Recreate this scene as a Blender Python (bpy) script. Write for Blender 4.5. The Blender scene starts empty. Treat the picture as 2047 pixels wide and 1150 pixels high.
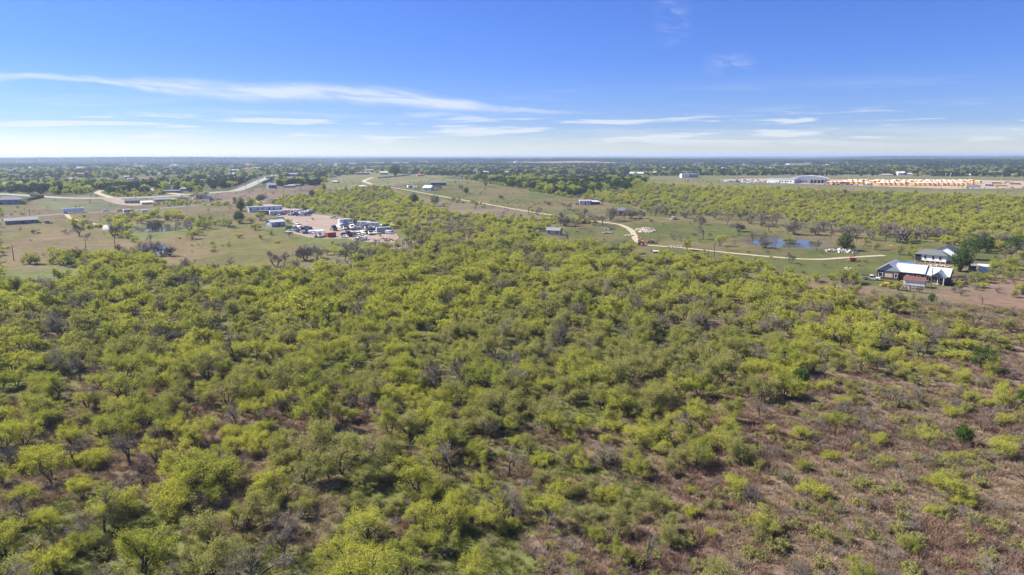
import bpy, math, random
import numpy as np
from mathutils import Vector, Matrix

R = math.radians
scene = bpy.context.scene
COL = scene.collection

# ------------------------------------------------------------------ camera
W, H, F = 2047.0, 1150.0, 1365.0            # photograph size and focal length in its pixels
CAMZ, PITCH, ROLL = 45.0, R(10.85), R(-0.07)
cam_data = bpy.data.cameras.new('camera')
cam_data.sensor_width = 36.0
cam_data.lens = 36.0 * F / W
cam_data.clip_start = 0.5
cam_data.clip_end = 60000
cam = bpy.data.objects.new('camera', cam_data)
COL.objects.link(cam)
cam.location = (0, 0, CAMZ)
cam.rotation_euler = (R(90) - PITCH, 0, 0)
cam.rotation_euler = (Matrix.Rotation(R(90) - PITCH, 3, 'X') @ Matrix.Rotation(ROLL, 3, 'Z')).to_euler()
scene.camera = cam
CR = np.array(cam.rotation_euler.to_matrix())

# ------------------------------------------------------------------ world, sun, exposure
SUN_EL = R(41)
SUN_AZ = R(-68)                              # clockwise from +Y: the sun stands to the west, a little ahead
world = bpy.data.worlds.new('World')
scene.world = world
world.use_nodes = True
wt = world.node_tree
wt.nodes.clear()


class NT:
    """tiny helper to write node trees"""
    def __init__(self, tree):
        self.t = tree

    def n(self, kind, **kw):
        nd = self.t.nodes.new(kind)
        for k, v in kw.items():
            setattr(nd, k, v)
        return nd

    def put(self, sock, v):
        if isinstance(v, bpy.types.NodeSocket):
            self.t.links.new(v, sock)
        else:
            sock.default_value = v

    def m(self, op, a, b=0.0, c=0.0, clamp=False):
        nd = self.n('ShaderNodeMath', operation=op, use_clamp=clamp)
        self.put(nd.inputs[0], a)
        self.put(nd.inputs[1], b)
        self.put(nd.inputs[2], c)
        return nd.outputs[0]

    def sm(self, x, a, b):                    # smoothstep a..b
        nd = self.n('ShaderNodeMapRange', interpolation_type='SMOOTHSTEP')
        self.put(nd.inputs[0], x)
        nd.inputs[1].default_value = a
        nd.inputs[2].default_value = b
        return nd.outputs[0]

    def mixc(self, f, a, b, blend='MIX'):
        nd = self.n('ShaderNodeMix', data_type='RGBA', blend_type=blend)
        self.put(nd.inputs[0], f)
        self.put(nd.inputs[6], a)
        self.put(nd.inputs[7], b)
        return nd.outputs[2]

    def xyz(self, x, y, z):
        nd = self.n('ShaderNodeCombineXYZ')
        self.put(nd.inputs[0], x)
        self.put(nd.inputs[1], y)
        self.put(nd.inputs[2], z)
        return nd.outputs[0]

    def noise(self, vec, scale, detail=4.0, rough=0.55, dist=0.0):
        nd = self.n('ShaderNodeTexNoise')
        if vec is not None:
            self.put(nd.inputs['Vector'], vec)
        nd.inputs['Scale'].default_value = scale
        nd.inputs['Detail'].default_value = detail
        nd.inputs['Roughness'].default_value = rough
        nd.inputs['Distortion'].default_value = dist
        return nd.outputs[0]


def px_angles(px, py):
    d = CR @ np.array([(px - W / 2) / F, (H / 2 - py) / F, -1.0])
    return math.degrees(math.atan2(d[0], d[1])), math.degrees(math.atan2(d[2], math.hypot(d[0], d[1])))


w = NT(wt)
sky = w.n('ShaderNodeTexSky', sky_type='NISHITA')
sky.sun_disc = False
sky.sun_elevation = SUN_EL
sky.sun_rotation = SUN_AZ
sky.altitude = 200
sky.air_density = 1.0
sky.dust_density = 0.12
sky.ozone_density = 2.0
tc = w.n('ShaderNodeTexCoord')
sep = w.n('ShaderNodeSeparateXYZ')
wt.links.new(tc.outputs['Generated'], sep.inputs[0])
DEG = 180 / math.pi
az = w.m('MULTIPLY', w.m('ARCTAN2', sep.outputs[0], sep.outputs[1]), DEG)
el = w.m('MULTIPLY', w.m('ARCSINE', sep.outputs[2]), DEG)


def wcurve(x, lo, hi, pts, vlo, vhi):
    """piecewise curve of x in lo..hi through pts [(x, v)], values vlo..vhi"""
    nd = w.n('ShaderNodeFloatCurve')
    c = nd.mapping.curves[0]
    P = [((a - lo) / (hi - lo), (b - vlo) / (vhi - vlo)) for a, b in pts]
    c.points[0].location = P[0]
    c.points[1].location = P[-1]
    for p in P[1:-1]:
        c.points.new(*p)
    nd.mapping.update()
    xn = w.m('DIVIDE', w.m('SUBTRACT', x, lo), hi - lo, clamp=True)
    w.put(nd.inputs[1], xn)
    return w.m('ADD', w.m('MULTIPLY', nd.outputs[0], vhi - vlo), vlo)


# long cirrus band
path = [(-40, 158), (100, 153), (300, 170), (520, 184), (740, 190), (940, 212), (1180, 228), (1500, 240)]
pts = [px_angles(*p) for p in path]
cen = wcurve(az, -60, 60, [(-60, pts[0][1])] + pts + [(60, pts[-1][1])], 0, 20)
thk = wcurve(az, -60, 60, [(-60, .25), (pts[0][0], .35), (px_angles(90, 0)[0], .22), (pts[2][0], .55), (pts[3][0], .75),
                          (pts[4][0], .7), (pts[5][0], .5), (px_angles(1000, 0)[0], .28), (pts[6][0], .15),
                          (pts[7][0], .05), (60, .02)], 0, 1)
thk = w.m('MULTIPLY', thk, .88)
slant = w.m('ADD', el, w.m('MULTIPLY', az, 0.075))
wisp = w.noise(w.xyz(w.m('MULTIPLY', az, 0.16), w.m('MULTIPLY', slant, 1.5), 2.7), 1.0, 7, .62, .35)
offs = w.noise(w.xyz(w.m('MULTIPLY', az, 0.22), w.m('MULTIPLY', slant, .25), 9.1), 1.0, 4, .6)
dd = w.m('DIVIDE', w.m('ABSOLUTE', w.m('SUBTRACT', w.m('ADD', el, w.m('MULTIPLY', w.m('SUBTRACT', offs, .5), .8)), cen)), thk)
body = w.m('SUBTRACT', 1.0, w.sm(dd, 0.15, 1.5))
streak = w.m('MULTIPLY', body, w.m('ADD', w.m('MULTIPLY', w.sm(wisp, 0.36, 0.58), .62), .38))
streak = w.m('MULTIPLY', w.m('MULTIPLY', streak, 0.85), w.m('SUBTRACT', 1.0, w.sm(az, px_angles(930, 200)[0], px_angles(1240, 220)[0])))
# low flat fair-weather clouds near the horizon, all round
pr = w.noise(w.xyz(w.m('MULTIPLY', az, 0.11), w.m('MULTIPLY', el, 1.6), 6.1), 1.0, 6, .55, .15)
lowm = w.m('MULTIPLY', w.sm(el, 0.4, 1.6), w.m('SUBTRACT', 1.0, w.sm(el, 2.6, 4.0)))
low = w.m('MULTIPLY', w.m('MULTIPLY', w.sm(pr, 0.50, 0.61), lowm), .85)
# thin veil streaks low in the sky
pv = w.noise(w.xyz(w.m('MULTIPLY', az, 0.055), w.m('MULTIPLY', el, 0.8), 14.0), 1.0, 6, .6, .3)
veilm = w.m('MULTIPLY', w.sm(el, 0.3, 1.5), w.m('SUBTRACT', 1.0, w.sm(el, 3.4, 6.5)))
veil = w.m('MULTIPLY', w.m('MULTIPLY', w.sm(pv, 0.5, 0.8), veilm), 0.45)
# two faint high wisps
extra = 0.0
for (cx, cy, ra, re, k) in ((1345, 35, 1.6, 2.3, .30), (1458, 128, 2.2, 1.0, .30)):
    a0, e0 = px_angles(cx, cy)
    q = w.m('SQRT', w.m('ADD', w.m('POWER', w.m('DIVIDE', w.m('SUBTRACT', az, a0), ra), 2.0),
                        w.m('POWER', w.m('DIVIDE', w.m('SUBTRACT', el, e0), re), 2.0)))
    nn = w.noise(w.xyz(w.m('MULTIPLY', az, .5), w.m('MULTIPLY', slant, 1.6), cx * .01), 1.0, 6, .62, .6)
    g = w.m('MULTIPLY', w.m('MULTIPLY', w.m('SUBTRACT', 1.0, w.sm(q, 0.1, 1.2)), w.sm(nn, .38, .7)), k)
    extra = w.m('MAXIMUM', extra, g)
cl = w.m('MAXIMUM', w.m('MAXIMUM', streak, low), w.m('MAXIMUM', veil, extra))
ramp = w.n('ShaderNodeValToRGB')               # the sky deepens quickly above the pale horizon air
cr_ = ramp.color_ramp
w.put(ramp.inputs[0], w.m('DIVIDE', el, 40.0, clamp=True))
cr_.elements[0].position, cr_.elements[0].color = 0.0, (.57, .60, .69, 1)
cr_.elements[1].position, cr_.elements[1].color = 1.0, (.25, .36, .75, 1)
for pos, c_ in ((.06, (.315, .41, .73, 1)), (.18, (.25, .36, .75, 1))):
    e_ = cr_.elements.new(pos)
    e_.color = c_
skyc = w.mixc(1.0, sky.outputs[0], ramp.outputs[0], 'MULTIPLY')
skyc = w.mixc(w.m('MULTIPLY', cl, 0.80, clamp=True), skyc, (4.6, 4.75, 4.95, 1))
bg = w.n('ShaderNodeBackground')
wt.links.new(skyc, bg.inputs[0])
bg.inputs[1].default_value = 0.083
wout = w.n('ShaderNodeOutputWorld')
wt.links.new(bg.outputs[0], wout.inputs[0])

sun_data = bpy.data.lights.new('sun', 'SUN')
sun_data.energy = 5.0
sun_data.angle = R(0.53)
sun_data.color = (1.0, 0.94, 0.84)
sun = bpy.data.objects.new('sun', sun_data)
COL.objects.link(sun)
to_sun = Vector((math.sin(SUN_AZ) * math.cos(SUN_EL), math.cos(SUN_AZ) * math.cos(SUN_EL), math.sin(SUN_EL)))
sun.rotation_euler = to_sun.to_track_quat('Z', 'Y').to_euler()
sun.location = (0, 0, 120)

scene.view_settings.view_transform = 'Standard'
scene.view_settings.look = 'None'
scene.view_settings.exposure = 1.27
scene.view_settings.gamma = 1.0
scene.view_settings.use_curve_mapping = False
scene.render.engine = 'CYCLES'
scene.cycles.use_denoising = True
scene.cycles.denoising_prefilter = 'ACCURATE'
scene.cycles.max_bounces = 5
scene.cycles.diffuse_bounces = 3
scene.cycles.glossy_bounces = 2
scene.cycles.transmission_bounces = 3
scene.cycles.volume_bounces = 0
scene.cycles.transparent_max_bounces = 4

# ------------------------------------------------------------------ numeric helpers
rng = np.random.default_rng(11)
random.seed(11)


def sstep(x, a, b):
    t = np.clip((x - a) / (b - a), 0, 1)
    return t * t * (3 - 2 * t)


def vnoise(x, y, seed=0):
    """value noise 0..1, vectorised"""
    x = np.asarray(x, float)
    y = np.asarray(y, float)
    xi = np.floor(x).astype(np.int64)
    yi = np.floor(y).astype(np.int64)
    fx = x - xi
    fy = y - yi
    fx = fx * fx * (3 - 2 * fx)
    fy = fy * fy * (3 - 2 * fy)

    def hsh(a, b):
        k = (a * 374761393 + b * 668265263 + seed * 974634541) & 0xFFFFFFFF
        k = ((k ^ (k >> 13)) * 1274126177) & 0xFFFFFFFF
        return ((k ^ (k >> 16)) & 0xFFFF) / 65535.0
    return ((hsh(xi, yi) * (1 - fx) + hsh(xi + 1, yi) * fx) * (1 - fy)
            + (hsh(xi, yi + 1) * (1 - fx) + hsh(xi + 1, yi + 1) * fx) * fy)


def fbm(x, y, seed=0, oct=4):
    s, a, t = 0, 1.0, 0
    for i in range(oct):
        s = s + a * vnoise(x * 2 ** i, y * 2 ** i, seed + i * 7)
        t += a
        a *= .5
    return s / t


def base_h(x, y):
    r = np.hypot(x, y)
    h = 12.0 * sstep(r, 360, 820)
    h = h + (fbm(x / 70, y / 70, 3, 2) - .5) * 1.6 * (1 - sstep(r, 300, 500))
    h = h + (fbm(x / 420, y / 420, 5, 2) - .5) * 5.0 * sstep(r, 900, 1800)
    h = h + 30 * sstep(r, 2000, 3600) * np.clip(fbm(x / 1900 + 3.1, y / 900, 12, 3) - .33, 0, 1) * 1.6
    h = h + 42 * sstep(r, 9000, 15000) * (0.5 + 0.9 * (fbm(x / 3500, y / 3500, 8, 3) - .35))
    return h


PONDS = []


def height(x, y):
    x = np.asarray(x, float)
    y = np.asarray(y, float)
    h = base_h(x, y)
    for (cx, cy, ux, uy, rx, ry, lev, sd) in PONDS:
        u = (x - cx) * ux + (y - cy) * uy
        v = -(x - cx) * uy + (y - cy) * ux
        d = np.sqrt((u / rx) ** 2 + (v / ry) ** 2) + (fbm(x / 14, y / 14, sd, 3) - .5) * .55
        k = 1 - sstep(d, 1.1, 1.9)
        h = h * (1 - k) + (lev + .35) * k
        h = h - 1.5 * (1 - sstep(d, .6, 1.15))
    return h


def to_px(x, y, z):
    p = np.stack([np.asarray(x, float), np.asarray(y, float), np.asarray(z, float) - CAMZ], -1) @ CR
    dep = np.maximum(-p[..., 2], 1e-3)
    return W / 2 + F * p[..., 0] / dep, H / 2 - F * p[..., 1] / dep, -p[..., 2]


LADDER = np.concatenate([[0], 30 * 1.004 ** np.arange(0, 1720)])


def at(px, py):
    """the ground point that shows at a photo pixel (first crossing of the terrain)"""
    d = CR @ np.array([(px - W / 2) / F, (H / 2 - py) / F, -1.0])
    d = d / math.hypot(d[0], d[1])
    z = CAMZ + LADDER * d[2]
    g = height(LADDER * d[0], LADDER * d[1])
    below = np.nonzero(z < g)[0]
    if len(below) == 0:
        return Vector((25000 * d[0], 25000 * d[1], 0))
    i = below[0]
    a, b = LADDER[i - 1], LADDER[i]
    fa, fb = z[i - 1] - g[i - 1], g[i] - z[i]
    t = a + (b - a) * fa / (fa + fb)
    return Vector((t * d[0], t * d[1], float(height(t * d[0], t * d[1]))))


def mpp(p):
    """metres per photo pixel at a world point"""
    return float(to_px(p.x, p.y, p.z)[2]) / F


def inpoly(px, py, poly):
    px = np.asarray(px)
    py = np.asarray(py)
    c = np.zeros(px.shape, bool)
    n = len(poly)
    for i in range(n):
        x1, y1 = poly[i]
        x2, y2 = poly[(i + 1) % n]
        if y1 == y2:
            continue
        m = ((y1 > py) != (y2 > py)) & (px < (x2 - x1) * (py - y1) / (y2 - y1) + x1)
        c ^= m
    return c


# ------------------------------------------------------------------ materials
MATS = {}


def mat(name, col, rough=.7, metal=0.0, var=.15, scale=2.0, spec=.3, bump=0.0):
    if name in MATS:
        return MATS[name]
    m = bpy.data.materials.new(name)
    m.use_nodes = True
    t = NT(m.node_tree)
    b = m.node_tree.nodes['Principled BSDF']
    tcn = t.n('ShaderNodeTexCoord').outputs['Object']
    f = t.noise(tcn, scale, 5, .6)
    a = tuple(c * (1 - var) for c in col) + (1,)
    c2 = tuple(min(1, c * (1 + var)) for c in col) + (1,)
    t.put(b.inputs['Base Color'], t.mixc(f, a, c2))
    b.inputs['Roughness'].default_value = rough
    b.inputs['Metallic'].default_value = metal
    b.inputs['Specular IOR Level'].default_value = spec
    if bump:
        bn = t.n('ShaderNodeBump')
        bn.inputs['Strength'].default_value = bump
        t.put(bn.inputs['Height'], t.noise(tcn, scale * 4, 4, .6))
        t.put(b.inputs['Normal'], bn.outputs[0])
    MATS[name] = m
    return m


def leaf_mat(name, c1, c2, trans=.48):
    m = bpy.data.materials.new(name)
    m.use_nodes = True
    t = NT(m.node_tree)
    nodes = m.node_tree.nodes
    nodes.remove(nodes['Principled BSDF'])
    out = nodes['Material Output']
    oi = t.n('ShaderNodeObjectInfo').outputs['Random']
    gi = t.n('ShaderNodeNewGeometry').outputs['Random Per Island']
    f = t.m('ADD', t.m('MULTIPLY', oi, .5), t.m('MULTIPLY', gi, .5), clamp=True)
    col = t.mixc(f, c1 + (1,), c2 + (1,))
    d = t.n('ShaderNodeBsdfDiffuse')
    tr = t.n('ShaderNodeBsdfTranslucent')
    t.put(d.inputs[0], col)
    t.put(tr.inputs[0], t.mixc(1.0, col, (1.05, 1.1, .55, 1), 'MULTIPLY'))
    mx = t.n('ShaderNodeMixShader')
    mx.inputs[0].default_value = trans
    m.node_tree.links.new(d.outputs[0], mx.inputs[1])
    m.node_tree.links.new(tr.outputs[0], mx.inputs[2])
    m.node_tree.links.new(mx.outputs[0], out.inputs[0])
    MATS[name] = m
    return m


LIME = leaf_mat('leaf_lime', (.365, .37, .065), (.47, .46, .09))
GREEN = leaf_mat('leaf_green', (.275, .30, .055), (.38, .385, .08))
OLIVE = leaf_mat('leaf_olive', (.27, .27, .09), (.37, .355, .125))
DARK = leaf_mat('leaf_dark', (.04, .075, .015), (.085, .14, .03), .3)
WOODL = leaf_mat('leaf_woodland', (.04, .065, .022), (.12, .155, .04), .2)
WOODD = leaf_mat('leaf_woodland_dark', (.022, .04, .018), (.048, .07, .027), .15)
BARK = mat('bark', (.075, .062, .05), .95, var=.35, scale=3)
TWIG = leaf_mat('twig_grey', (.17, .145, .12), (.27, .235, .195), .0)
DRY1 = leaf_mat('dry_grass', (.24, .175, .12), (.39, .30, .215), .2)
DRY2 = leaf_mat('dry_red_brush', (.175, .11, .082), (.28, .185, .14), .1)
GRASS = leaf_mat('grass_blade', (.12, .145, .035), (.21, .215, .07), .3)

# ------------------------------------------------------------------ object helpers


def link(o):
    COL.objects.link(o)
    return o


def tag(o, label=None, cat=None, group=None, kind=None):
    if label:
        o['label'] = label
    if cat:
        o['category'] = cat
    if group:
        o['group'] = group
    if kind:
        o['kind'] = kind
    return o


def empty(name, loc, rz, label, cat, group=None):
    o = bpy.data.objects.new(name, None)
    o.empty_display_size = .5
    link(o)
    o.location = loc
    o.rotation_euler = (0, 0, rz)
    return tag(o, label, cat, group)


class MB:
    def __init__(self):
        self.v, self.f = [], []

    def add(self, vs, fs):
        k = len(self.v)
        self.v += [tuple(p) for p in vs]
        self.f += [tuple(i + k for i in q) for q in fs]
        return self

    def box(self, x0, x1, y0, y1, z0, z1):
        return self.add([(x0, y0, z0), (x1, y0, z0), (x1, y1, z0), (x0, y1, z0), (x0, y0, z1), (x1, y0, z1), (x1, y1, z1), (x0, y1, z1)],
                        [(3, 2, 1, 0), (4, 5, 6, 7), (0, 1, 5, 4), (1, 2, 6, 5), (2, 3, 7, 6), (3, 0, 4, 7)])

    def prism(self, prof, y0, y1, iny=0.0, zin=None):
        """side profile [(x, z)] swept across y; points above zin pulled in by iny"""
        n = len(prof)
        a = [(x, y0 + (iny if zin is not None and z > zin else 0), z) for x, z in prof]
        b = [(x, y1 - (iny if zin is not None and z > zin else 0), z) for x, z in prof]
        fs = [tuple(range(n)), tuple(range(2 * n - 1, n - 1, -1))]
        for i in range(n):
            j = (i + 1) % n
            fs.append((j, i, n + i, n + j))
        return self.add(a + b, fs)

    def cyl(self, c, axis, r, L, n=12, r2=None):
        r2 = r if r2 is None else r2
        ax = Vector(axis).normalized()
        u = ax.orthogonal().normalized()
        v = ax.cross(u)
        c = Vector(c)
        vs = []
        for k, (rr, o) in enumerate(((r, -L / 2), (r2, L / 2))):
            for i in range(n):
                t = 2 * math.pi * i / n
                vs.append(c + ax * o + (u * math.cos(t) + v * math.sin(t)) * rr)
        fs = [tuple(range(n - 1, -1, -1)), tuple(range(n, 2 * n))]
        for i in range(n):
            j = (i + 1) % n
            fs.append((i, j, n + j, n + i))
        return self.add(vs, fs)

    def bar(self, a, b, wd, n=4):
        a, b = Vector(a), Vector(b)
        return self.cyl((a + b) / 2, b - a, wd / 2, (b - a).length, n)

    def gable(self, x0, x1, y0, y1, z0, z1, over=.4, th=.14, hipx=0.0):
        """pitched roof, ridge along x; hipx pulls the ridge ends in (hip roof)"""
        x0, x1, y0, y1 = x0 - over, x1 + over, y0 - over, y1 + over
        ym = (y0 + y1) / 2
        vs = []
        for dz in (0, -th):
            vs += [(x0, y0, z0 + dz), (x1, y0, z0 + dz), (x1, y1, z0 + dz), (x0, y1, z0 + dz),
                   (x0 + hipx, ym, z1 + dz), (x1 - hipx, ym, z1 + dz)]
        fs = [(0, 1, 5, 4), (2, 3, 4, 5), (7, 6, 10, 11), (9, 8, 11, 10), (1, 0, 6, 7), (3, 2, 8, 9)]
        if hipx > 0:
            fs += [(1, 2, 5), (3, 0, 4), (8, 7, 11), (6, 9, 10), (2, 1, 7, 8), (0, 3, 9, 6)]
        else:
            fs += [(5, 1, 7, 11), (2, 5, 11, 8), (0, 4, 10, 6), (4, 3, 9, 10)]
        return self.add(vs, fs)

    def mesh(self, name):
        me = bpy.data.meshes.new(name)
        me.from_pydata(self.v, [], self.f)
        me.update()
        return me

    def build(self, name, m, parent=None, smooth=False):
        me = self.mesh(name)
        me.materials.append(m)
        if smooth:
            me.shade_smooth()
        o = bpy.data.objects.new(name, me)
        link(o)
        o.parent = parent
        return o


def np_mesh(name, v, f, m=None):
    """v (n,3), f (k,4) or (k,3) arrays"""
    me = bpy.data.meshes.new(name)
    k, q = f.shape
    me.vertices.add(len(v))
    me.vertices.foreach_set('co', np.asarray(v, np.float32).ravel())
    me.loops.add(k * q)
    me.loops.foreach_set('vertex_index', np.asarray(f, np.int32).ravel())
    me.polygons.add(k)
    me.polygons.foreach_set('loop_start', np.arange(0, k * q, q, dtype=np.int32))
    me.update(calc_edges=True)
    me.validate()
    if m:
        me.materials.append(m)
    return me


def dup(root, loc, rz, label=None, scale=None):
    r = link(root.copy())
    r.location = loc
    r.rotation_euler = (0, 0, rz)
    if scale:
        r.scale = scale
    if label:
        r['label'] = label
    for ch in root.children:
        c = link(ch.copy())
        c.parent = r
        for g in ch.children:
            d = link(g.copy())
            d.parent = c
    return r


# ------------------------------------------------------------------ ponds (before the terrain, which dips under them)
def pond_spec(pxl, pxr, py_far, py_near, seed):
    cx = (pxl + pxr) / 2
    a, b = at(cx, py_far), at(cx, py_near)
    c = (a + b) / 2
    hw = (pxr - pxl) / 2 * mpp(c)
    dy = (a - b).length / 2
    u = Vector((c.y, -c.x)).normalized()
    return (c.x, c.y, u.x, u.y, hw, dy, float(base_h(c.x, c.y)), seed)


for q in ((262, 382, 450, 466, 21), (280, 336, 486, 508, 22), (1503, 1645, 474, 497, 23)):
    PONDS.append(pond_spec(*q))

# ------------------------------------------------------------------ land cover, in photo pixels projected on the ground
def P(*xy):
    return list(zip(xy[::2], xy[1::2]))


Z = {
    'field_left': P(0, 470, 60, 452, 130, 452, 215, 462, 262, 478, 330, 474, 420, 452, 500, 440, 545, 452, 575, 472, 640, 480, 690, 492,
                    680, 520, 610, 530, 540, 540, 480, 548, 440, 542, 390, 552, 330, 548, 315, 515, 270, 508, 230, 522, 180, 516, 120, 522, 60, 528, 0, 545),
    'pink_left': P(0, 492, 60, 475, 130, 468, 190, 478, 215, 490, 190, 505, 120, 512, 40, 520, 0, 530),
    'grass_corner': P(0, 540, 60, 530, 130, 535, 180, 540, 150, 565, 60, 575, 0, 570),
    'field_up': P(0, 418, 90, 400, 220, 402, 330, 412, 420, 412, 500, 408, 550, 424, 545, 450, 430, 452, 380, 440, 330, 432, 240, 436, 130, 455, 0, 470),
    'dark_field': P(95, 400, 220, 399, 250, 412, 200, 420, 110, 422, 70, 412),
    'brown_field': P(430, 386, 560, 374, 660, 372, 700, 374, 620, 389, 520, 399, 420, 408, 395, 400),
    'hill': P(640, 374, 668, 354, 740, 346, 900, 352, 960, 362, 900, 370, 860, 374, 760, 374, 690, 381),
    'pasture': P(760, 374, 880, 362, 960, 363, 1080, 386, 1160, 398, 1260, 412, 1300, 428, 1400, 430, 1560, 440, 1640, 447, 1760, 474, 1850, 480,
                 1910, 492, 2000, 498, 2010, 530, 1985, 555, 1900, 575, 1760, 574, 1660, 560, 1560, 548, 1440, 532, 1290, 518, 1250, 502, 1190, 492,
                 1085, 490, 1062, 466, 1120, 450, 1200, 448, 1100, 432, 1000, 414, 900, 400, 830, 388),
    'purple': P(840, 396, 905, 404, 990, 414, 1110, 436, 1130, 440, 1010, 437, 920, 430, 880, 420),
    'depot': P(1290, 352, 1440, 351, 1700, 352, 2047, 354, 2120, 356, 2120, 400, 2047, 396, 1900, 393, 1700, 385, 1440, 377, 1290, 370),
    'lot': P(1430, 360, 1500, 357, 1640, 359, 1960, 360, 2060, 363, 2040, 377, 1900, 378, 1760, 373, 1600, 368),
    'forest': P(880, 356, 1000, 342, 1260, 344, 1290, 352, 1290, 366, 1260, 380, 1200, 384, 1150, 394, 1080, 385, 960, 362),
    'brush_right': P(1000, 1200, 1220, 1010, 1420, 880, 1600, 800, 1700, 740, 1850, 690, 2120, 620, 2120, 1200),
    'brush_house': P(1560, 548, 1680, 568, 1800, 585, 1960, 572, 2047, 548, 2120, 548, 2120, 640, 1960, 640, 1800, 620, 1660, 605),
    'bank': P(560, 540, 700, 500, 800, 478, 850, 480, 820, 510, 700, 530, 620, 545),
    'suburb': P(0, 330, 640, 330, 660, 352, 640, 372, 430, 384, 330, 388, 200, 392, 0, 400),
    'yard_side': P(495, 418, 560, 414, 640, 424, 700, 440, 800, 462, 815, 480, 800, 497, 700, 505, 640, 500, 590, 482, 540, 470, 500, 450),
    'road_side': P(785, 376, 905, 398, 905, 410, 840, 402, 775, 386),
    'street_side': P(0, 392, 230, 398, 400, 393, 440, 387, 470, 383, 535, 356, 560, 352, 545, 372, 485, 390, 400, 402, 230, 407, 0, 402),
    'grey_band': P(520, 506, 700, 486, 820, 472, 860, 440, 930, 440, 970, 478, 900, 502, 800, 512, 700, 532, 560, 550),
    'pond_side': P(255, 447, 390, 445, 402, 470, 345, 478, 262, 480),
    'yard': P(512, 402, 520, 400, 560, 414, 600, 419, 624, 428, 678, 434, 694, 444, 725, 446, 760, 456, 792, 466, 797, 476, 785, 486, 735, 484, 690, 477, 650, 477,
              618, 475, 590, 468, 572, 458, 590, 448, 575, 440, 560, 432, 552, 424, 545, 414),
    'far_field': P(1000, 325, 1160, 322, 1235, 325, 1230, 331, 1120, 331, 1000, 330),
    'dark_soil_shadow': P(1890, 560, 1915, 550, 1945, 553, 1935, 566, 1900, 574),
}


def inz(px, py, name):
    return inpoly(px, py, Z[name])


# ------------------------------------------------------------------ terrain
rings = np.concatenate([[0.0, 12, 22], 30 * 1.008 ** np.arange(0, 492), 1520 * 1.03 ** np.arange(0, 96)])
fine = np.linspace(R(-46), R(46), 360)
coarse = np.linspace(R(46), R(314), 54)[1:-1]
azs = np.concatenate([fine, coarse])
nr, na = len(rings), len(azs)
RR, AA = np.meshgrid(rings, azs, indexing='ij')
TX, TY = RR * np.sin(AA), RR * np.cos(AA)
TZ = height(TX, TY)
co = np.stack([TX, TY, TZ], -1).reshape(-1, 3)
ii, jj = np.meshgrid(np.arange(nr - 1), np.arange(na), indexing='ij')
j2 = (jj + 1) % na
quads = np.stack([ii * na + jj, ii * na + j2, (ii + 1) * na + j2, (ii + 1) * na + jj], -1).reshape(-1, 4)[:, ::-1]
quads = quads[na:]                                              # the pole ring is capped below
cap = np.array([[na + (j + 1) % na, na + j, 0] for j in range(na)])
px, py, dep = to_px(co[:, 0], co[:, 1], co[:, 2])
front = dep > 20
jx = (fbm(co[:, 0] / 16, co[:, 1] / 16, 31, 3) - .5) * 14
jy = (fbm(co[:, 0] / 16, co[:, 1] / 16, 37, 3) - .5) * np.clip(900 / np.maximum(np.hypot(co[:, 0], co[:, 1]), 1), .3, 6) * 3
px2, py2 = px + jx, py + jy
rr = np.hypot(co[:, 0], co[:, 1])
n1 = fbm(co[:, 0] / 26, co[:, 1] / 26, 41, 4)
n2 = fbm(co[:, 0] / 60, co[:, 1] / 60, 43, 3)
C = np.zeros((len(co), 3))


def lerp(a, b, t):
    return np.asarray(a)[None, :] * (1 - t[:, None]) + np.asarray(b)[None, :] * t[:, None]


dry, oliv = (.155, .112, .078), (.115, .118, .045)
C[:] = lerp(dry, oliv, sstep(n1 * .6 + n2 * .4, .32, .53))


def paint(name, a, b, nz=n1, lo=.35, hi=.65):
    m = inz(px2, py2, name) & front
    C[m] = lerp(a, b, sstep(nz, lo, hi))[m]


m = (rr > 1000)
C[m] = lerp((.075, .085, .04), (.15, .13, .085), sstep(fbm(co[:, 0] / 300, co[:, 1] / 300, 51, 3), .4, .7))[m]
m = (rr > 2300)
fld = fbm(co[:, 0] / 900, co[:, 1] / 500, 57, 3)
C[m] = lerp((.035, .046, .03), (.13, .12, .08), sstep(fld, .55, .62))[m]
paint('suburb', (.062, .075, .034), (.105, .10, .056))
paint('field_up', (.108, .102, .045), (.135, .106, .064))
paint('dark_field', (.095, .10, .058), (.12, .125, .062))
paint('brown_field', (.105, .08, .06), (.145, .11, .08))
paint('field_left', (.122, .113, .042), (.152, .115, .064), n1, .4, .62)
paint('pink_left', (.172, .118, .08), (.142, .115, .058))
paint('grass_corner', (.11, .128, .045), (.15, .135, .07))
paint('pond_side', (.13, .15, .05), (.17, .14, .07))
paint('yard_side', (.105, .118, .04), (.14, .112, .06))
paint('hill', (.12, .128, .05), (.15, .135, .07))
paint('pasture', (.086, .094, .032), (.132, .105, .054), n1 * .5 + n2 * .5, .42, .62)
paint('purple', (.17, .118, .095), (.135, .115, .075))
paint('depot', (.11, .12, .05), (.145, .125, .07))
paint('forest', (.05, .06, .03), (.09, .085, .05))
softv = (fbm(co[:, 0] / 20, co[:, 1] / 20, 111, 3) - .5) * 430
m = inz(px2 + softv, py2 + softv * .25, 'brush_right') & front
C[m] = lerp((.175, .125, .095), (.14, .112, .08), sstep(n1, .35, .65))[m]
paint('brush_house', (.17, .115, .085), (.13, .115, .06))
paint('bank', (.20, .165, .135), (.13, .12, .07))
paint('far_field', (.19, .145, .11), (.22, .18, .13))
paint('dark_soil_shadow', (.055, .042, .034), (.08, .06, .05))  # bare dark soil plus the shadow lying there, both painted into the cover
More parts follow.
